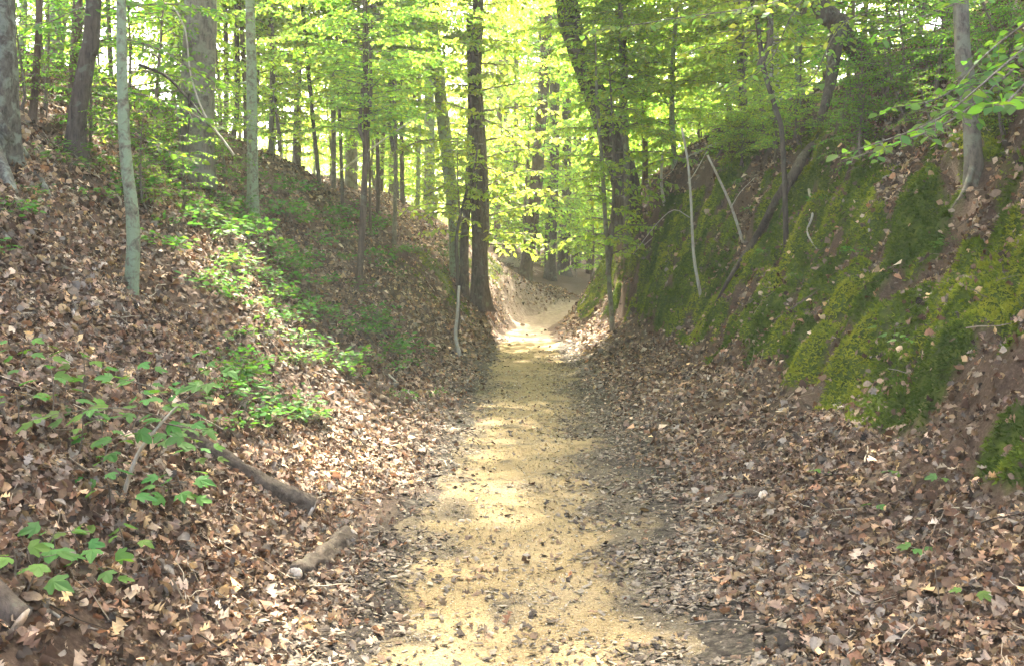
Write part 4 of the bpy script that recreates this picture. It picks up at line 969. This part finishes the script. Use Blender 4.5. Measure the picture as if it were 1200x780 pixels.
    link("stem", g.mesh("stem", M['pale_wood'], True, b), t); r = np.random.default_rng(2)
    for pts in ([(195, 490), (150, 478), (95, 480), (40, 490)], [(208, 475), (235, 455), (262, 435)], [(190, 495), (215, 500), (240, 505)], [(205, 478), (180, 455), (130, 440)], [(200, 485), (165, 500), (120, 520)]):
        w = Geo(); a = spray(r, np.array([at(px, py, d + .15 - .1 * i) for i, (px, py) in enumerate(pts)]), .085, .16, .1, .075, (0, -.25, 1), .28, w, .004)
        br = link("branch", w.mesh("branch", M['wood'], True, b), t); place_leaves(br, b, a, LOBED['herb'], r)
seedlings()

# ------------------------------------------------------------------ logs, roots, sticks
def lying(name, label, cat, px_pts, r0, r1, bark, seed=0, sides=10, lift=.6, group=None, rough=.08, ends=None, bend=True):
    P = np.array([hit(px, py) for px, py in px_pts]); P[:, 2] += np.linspace(r0, r1, len(P)) * lift
    n = max(8, int(np.linalg.norm(np.diff(P, axis=0), axis=1).sum() / (.025 if sides >= 12 else .06))); n = min(n, 60); C = catmull(P, n)
    if sides <= 6:
        C[:, 2] = np.maximum(C[:, 2], H(C[:, 0], C[:, 1]) + r1 * .5); rr = np.random.default_rng(seed); C += rr.normal(0, r0 * .35, C.shape) * [1, 1, .5]
    b = P[0].copy(); R = np.linspace(r0, r1, n)
    g = Geo(); g.add(*tube(C, R, sides, seed, rough))
    if ends is None:
        o = link(name, g.mesh(name, M[bark], True, b), loc=b); tag(o, label, cat, group); return o
    t = thing(name, b, label, cat, group); link("trunk", g.mesh("trunk", M[bark], True, b), t)
    for k in ends:                                   # rough broken end face standing just proud of the bark
        c = C[-1] if k else C[0]; a = (C[-1] - C[-2]) if k else (C[0] - C[1]); a /= np.linalg.norm(a); rad = R[-1] if k else R[0]
        gg = Geo(); gg.add(*tube(np.array([c - a * .01, c + a * .006, c + a * (.006 + rad * .12)]), np.array([rad * .93, rad * .9, rad * .5]), 12, 3, .1)); link("broken_end", gg.mesh("broken_end", M['cut_wood'], True, b), t)
    return t

def logs():
    lying("fallen_log", "straight grey brown log lying down the leafy bank, its pale broken end by the path", "log", [(205, 512), (250, 541), (310, 579), (364, 603)], .056, .068, 'log_bark', 1, 18, .55, rough=.22, ends=[1])
    lying("short_log", "short rotten log lying in dead leaves by the path's edge", "log", [(345, 678), (378, 660), (410, 634)], 0.04, .055, 'log_bark', 2, 16, .4, rough=.5, ends=[0, 1])
    lying("rotten_log", "short crumbling log chunk in the leaves below the mossy wall", "log", [(832, 590), (845, 590), (868, 585), (895, 584)], .042, .05, 'log_bark', 3, 16, .1, rough=.55, ends=[0, 1])
    lying("fallen_log", "dark rotting log end at the foot of the leafy bank beside small seedlings", "log", [(-30, 700), (0, 725), (22, 738)], .07, .05, 'dark_bark', 4, 12, .3, ends=[1])
    # exposed root that crosses the mossy wall
    P = np.array([hit(962, 158) - [0, 0, .1]] + [hit(px, py) + [-.04, -.09, .07] for px, py in ((948, 184), (932, 210), (908, 250), (884, 290), (862, 324))] + [hit(838, 356) - [0, 0, .03]])
    C = catmull(P, 60); C[1:-1] = .25 * C[:-2] + .5 * C[1:-1] + .25 * C[2:]; g = Geo(); g.add(*tube(C, np.interp(np.linspace(0, 1, 60), [0, .3, .55, 1], [.05, .07, .05, .018]), 14, 5, .3))
    for f, ex in ((.35, (-.25, -.1, -.22)), (.55, (.2, -.1, -.3)), (.72, (-.2, -.06, -.2))):
        i = int(f * 59); q = C[i] + np.array(ex); q[2] = float(H(q[0], q[1])) - .01; g.add(*tube(catmull(np.array([C[i], (C[i] + q) / 2 + [0, -.03, .02], q]), 9), np.linspace(.022, .007, 9), 6, 4, .15))
    tag(link("exposed_root", g.mesh("exposed_root", M['dark_bark'], True, P[0]), loc=P[0]), "long dark exposed root slanting down across the mossy wall", "root")
    for i, (pp, lab, bk, r) in enumerate([
        ([(948, 225), (952, 255), (946, 275), (958, 295)], "crooked pale root hanging in the moss below the dark exposed root", 'pale_wood', .018),
        ([(704, 216), (694, 240), (700, 255)], "short pale root sticking out of the undercut crest", 'pale_wood', .03),
        ([(742, 300), (760, 285), (785, 262)], "thin pale root lying on the far moss under the leaning trunk", 'pale_wood', .015),
        ([(800, 190), (835, 172), (870, 160)], "pale fallen branch lying along the mossy bank's crest", 'pale_wood', .035)]):
        lying("root" if i < 3 else "fallen_branch", lab, "root" if i < 3 else "branch", pp, r, r * .5, bk, 30 + i, 8, .8)
    S = [([(65, 215), (55, 190), (30, 165)], .012, 'pale_wood'), ([(20, 205), (60, 215), (110, 222)], .016, 'dark_bark'), ([(30, 325), (75, 345), (120, 372)], .007, 'wood'), ([(0, 268), (45, 270), (75, 272)], .006, 'pale_wood'),
         ([(30, 310), (60, 330), (85, 352)], .006, 'wood'), ([(136, 335), (142, 360), (155, 376)], .013, 'pale_wood'), ([(230, 258), (250, 278), (262, 290)], .012, 'pale_wood'), ([(105, 405), (140, 432)], .012, 'pale_wood'),
         ([(250, 495), (310, 500), (355, 515), (390, 530)], .008, 'pale_wood'), ([(205, 460), (240, 470), (270, 484)], .009, 'wood'), ([(330, 462), (370, 490), (400, 512)], .012, 'dark_bark'), ([(455, 440), (480, 462), (500, 482)], .012, 'pale_wood'),
         ([(475, 505), (483, 492), (495, 485)], .006, 'wood'), ([(55, 715), (85, 735), (115, 742)], .006, 'pale_wood'), ([(160, 690), (170, 710), (172, 725)], .005, 'wood'), ([(500, 560), (512, 558), (524, 557)], .014, 'dark_bark'),
         ([(525, 480), (545, 478)], .01, 'dark_bark'), ([(640, 650), (680, 655), (720, 655)], .005, 'wood'), ([(800, 640), (820, 637), (842, 634)], .006, 'pale_wood'), ([(935, 690), (965, 675), (985, 660)], .006, 'pale_wood'),
         ([(940, 630), (955, 622), (966, 615)], .011, 'pale_wood'), ([(905, 655), (950, 640), (985, 622)], .007, 'wood'), ([(975, 672), (1000, 680), (1030, 695)], .006, 'wood'), ([(1045, 685), (1058, 672), (1070, 665)], .007, 'pale_wood'),
         ([(1070, 725), (1080, 710), (1088, 700)], .008, 'pale_wood'), ([(1090, 695), (1110, 680), (1125, 672)], .008, 'dark_bark'), ([(925, 480), (920, 505), (930, 520)], .006, 'wood'), ([(1095, 165), (1105, 140), (1112, 112)], .009, 'pale_wood'),
         ([(1048, 122), (1058, 100), (1068, 84)], .012, 'pale_wood'), ([(905, 380), (925, 365), (950, 350), (975, 330)], .012, 'wood'), ([(540, 345), (560, 352), (580, 385)], .02, 'dark_bark'), ([(500, 330), (512, 350), (515, 366)], .012, 'pale_wood'),
         ([(565, 385), (575, 392), (590, 398)], .02, 'dark_bark'), ([(690, 345), (680, 358), (672, 372)], .02, 'pale_wood'), ([(865, 720), (890, 715), (910, 700)], .005, 'wood'), ([(800, 735), (840, 728), (880, 730)], .005, 'wood')]
    for i, (pp, r, bk) in enumerate(S):
        mx = sum(p[0] for p in pp) / len(pp); my = sum(p[1] for p in pp) / len(pp)
        tone = {'wood': 'brown', 'pale_wood': 'pale', 'dark_bark': 'dark'}[bk]; size = "thin" if r < .01 else "stout"
        where = "the leafy bank" if mx < 480 else ("the bare path and its edges" if 480 <= mx < 850 and my > 420 else ("the far end of the path" if mx < 700 else "the mossy bank and its leafy foot"))
        lying("fallen_stick", f"{size} {tone} fallen stick lying on {where}", "stick", pp, r, r * .55, bk, 60 + i, 6, .8, f"{size} {tone} sticks on {where}")
    # hanging dead branches on the leafy bank
    def bough(label, pts, r0, r1, bk, depth, kids=()):
        P = np.array([at(px, py, depth) for px, py in pts[:-1]] + [hit(*pts[-1], depth - 2, depth + 2) if abs(hit(*pts[-1])[1] - depth) < 2 else at(*pts[-1], depth)]); C = catmull(P, 24); g = Geo(); g.add(*tube(C, np.linspace(r1, r0, 24), 6, 2, .06))
        for kp in kids: g.add(*tube(catmull(np.array([at(px, py, depth) for px, py in kp]), 12), np.linspace(r1, r1 * .4, 12), 5, cap=False))
        tag(link("dead_branch", g.mesh("dead_branch", M[bk], True, P[-1]), loc=P[-1]), label, "branch")
    bough("bent pale dead branch hanging down in front of the broad furrowed trunk", [(203, 8), (217, 35), (224, 90), (240, 135), (262, 165), (274, 182)], .013, .007, 'pale_wood', 10.5)
    bough("dark arching branch reaching from the bowed pale trunk down to the crest", [(163, 76), (195, 90), (222, 118), (246, 148)], .012, .016, 'dark_bark', 10.2, [[(222, 110), (222, 135), (220, 165)]])
    bough("long pale slanting branch across the sunlit wood above the leafy bank", [(505, 130), (470, 150), (430, 178), (400, 200)], .02, .01, 'pale_wood', 19)
    # tangle of bleached roots on the sandy knob
    b = hit(606, 312); g = Geo(); rr = np.random.default_rng(4)
    for i in range(46):
        a = rr.uniform(-.9, .9); p0 = b + np.array([rr.uniform(-.75, .25), rr.uniform(-.3, .3), 0]); p0[2] = float(H(p0[0], p0[1])); v = np.array([.35 + .4 * rr.random(), -.35 * rr.random(), a * .35 + .05]); v *= rr.uniform(.6, 1.3)
        C = catmull(np.array([p0 + [0, 0, .05], p0 + v * .5 + [0, 0, .10], p0 + v + rr.normal(0, .08, 3)]), 8); g.add(*tube(C, np.linspace(.018, .005, 8), 4, i, .05, cap=False))
    tag(link("root_tangle", g.mesh("root_tangle", M['pale_wood'], True, b), loc=b), "bleached tangle of fine roots on the sandy knob at the path's end", "roots")
logs()
print("objects", len(bpy.data.objects), "tris", sum(sum(len(p.vertices) - 2 for p in m.polygons) if len(m.polygons) < 50000 else len(m.polygons) for m in bpy.data.meshes))

def haze():
    V = np.array([[x, y, z] for z in (-1.2, 34) for y in (-24, 135) for x in (-135, 135)], float)
    F = np.array([[0, 2, 3, 1], [4, 5, 7, 6], [0, 1, 5, 4], [2, 6, 7, 3], [0, 4, 6, 2], [1, 3, 7, 5]])
    m, nt, out = mat_new("haze_air"); p = nd(nt, "VolumePrincipled"); p.inputs["Color"].default_value = (.95, .97, .9, 1); p.inputs["Density"].default_value = HAZE
    p.inputs["Anisotropy"].default_value = .3; nt.links.new(p.outputs[0], out.inputs["Volume"])
    tag(link("haze", new_mesh("haze", V, [F], m)), "thin bright haze filling the wood", "haze", None, "stuff")
HAZE = .0011
if HAZE: haze()
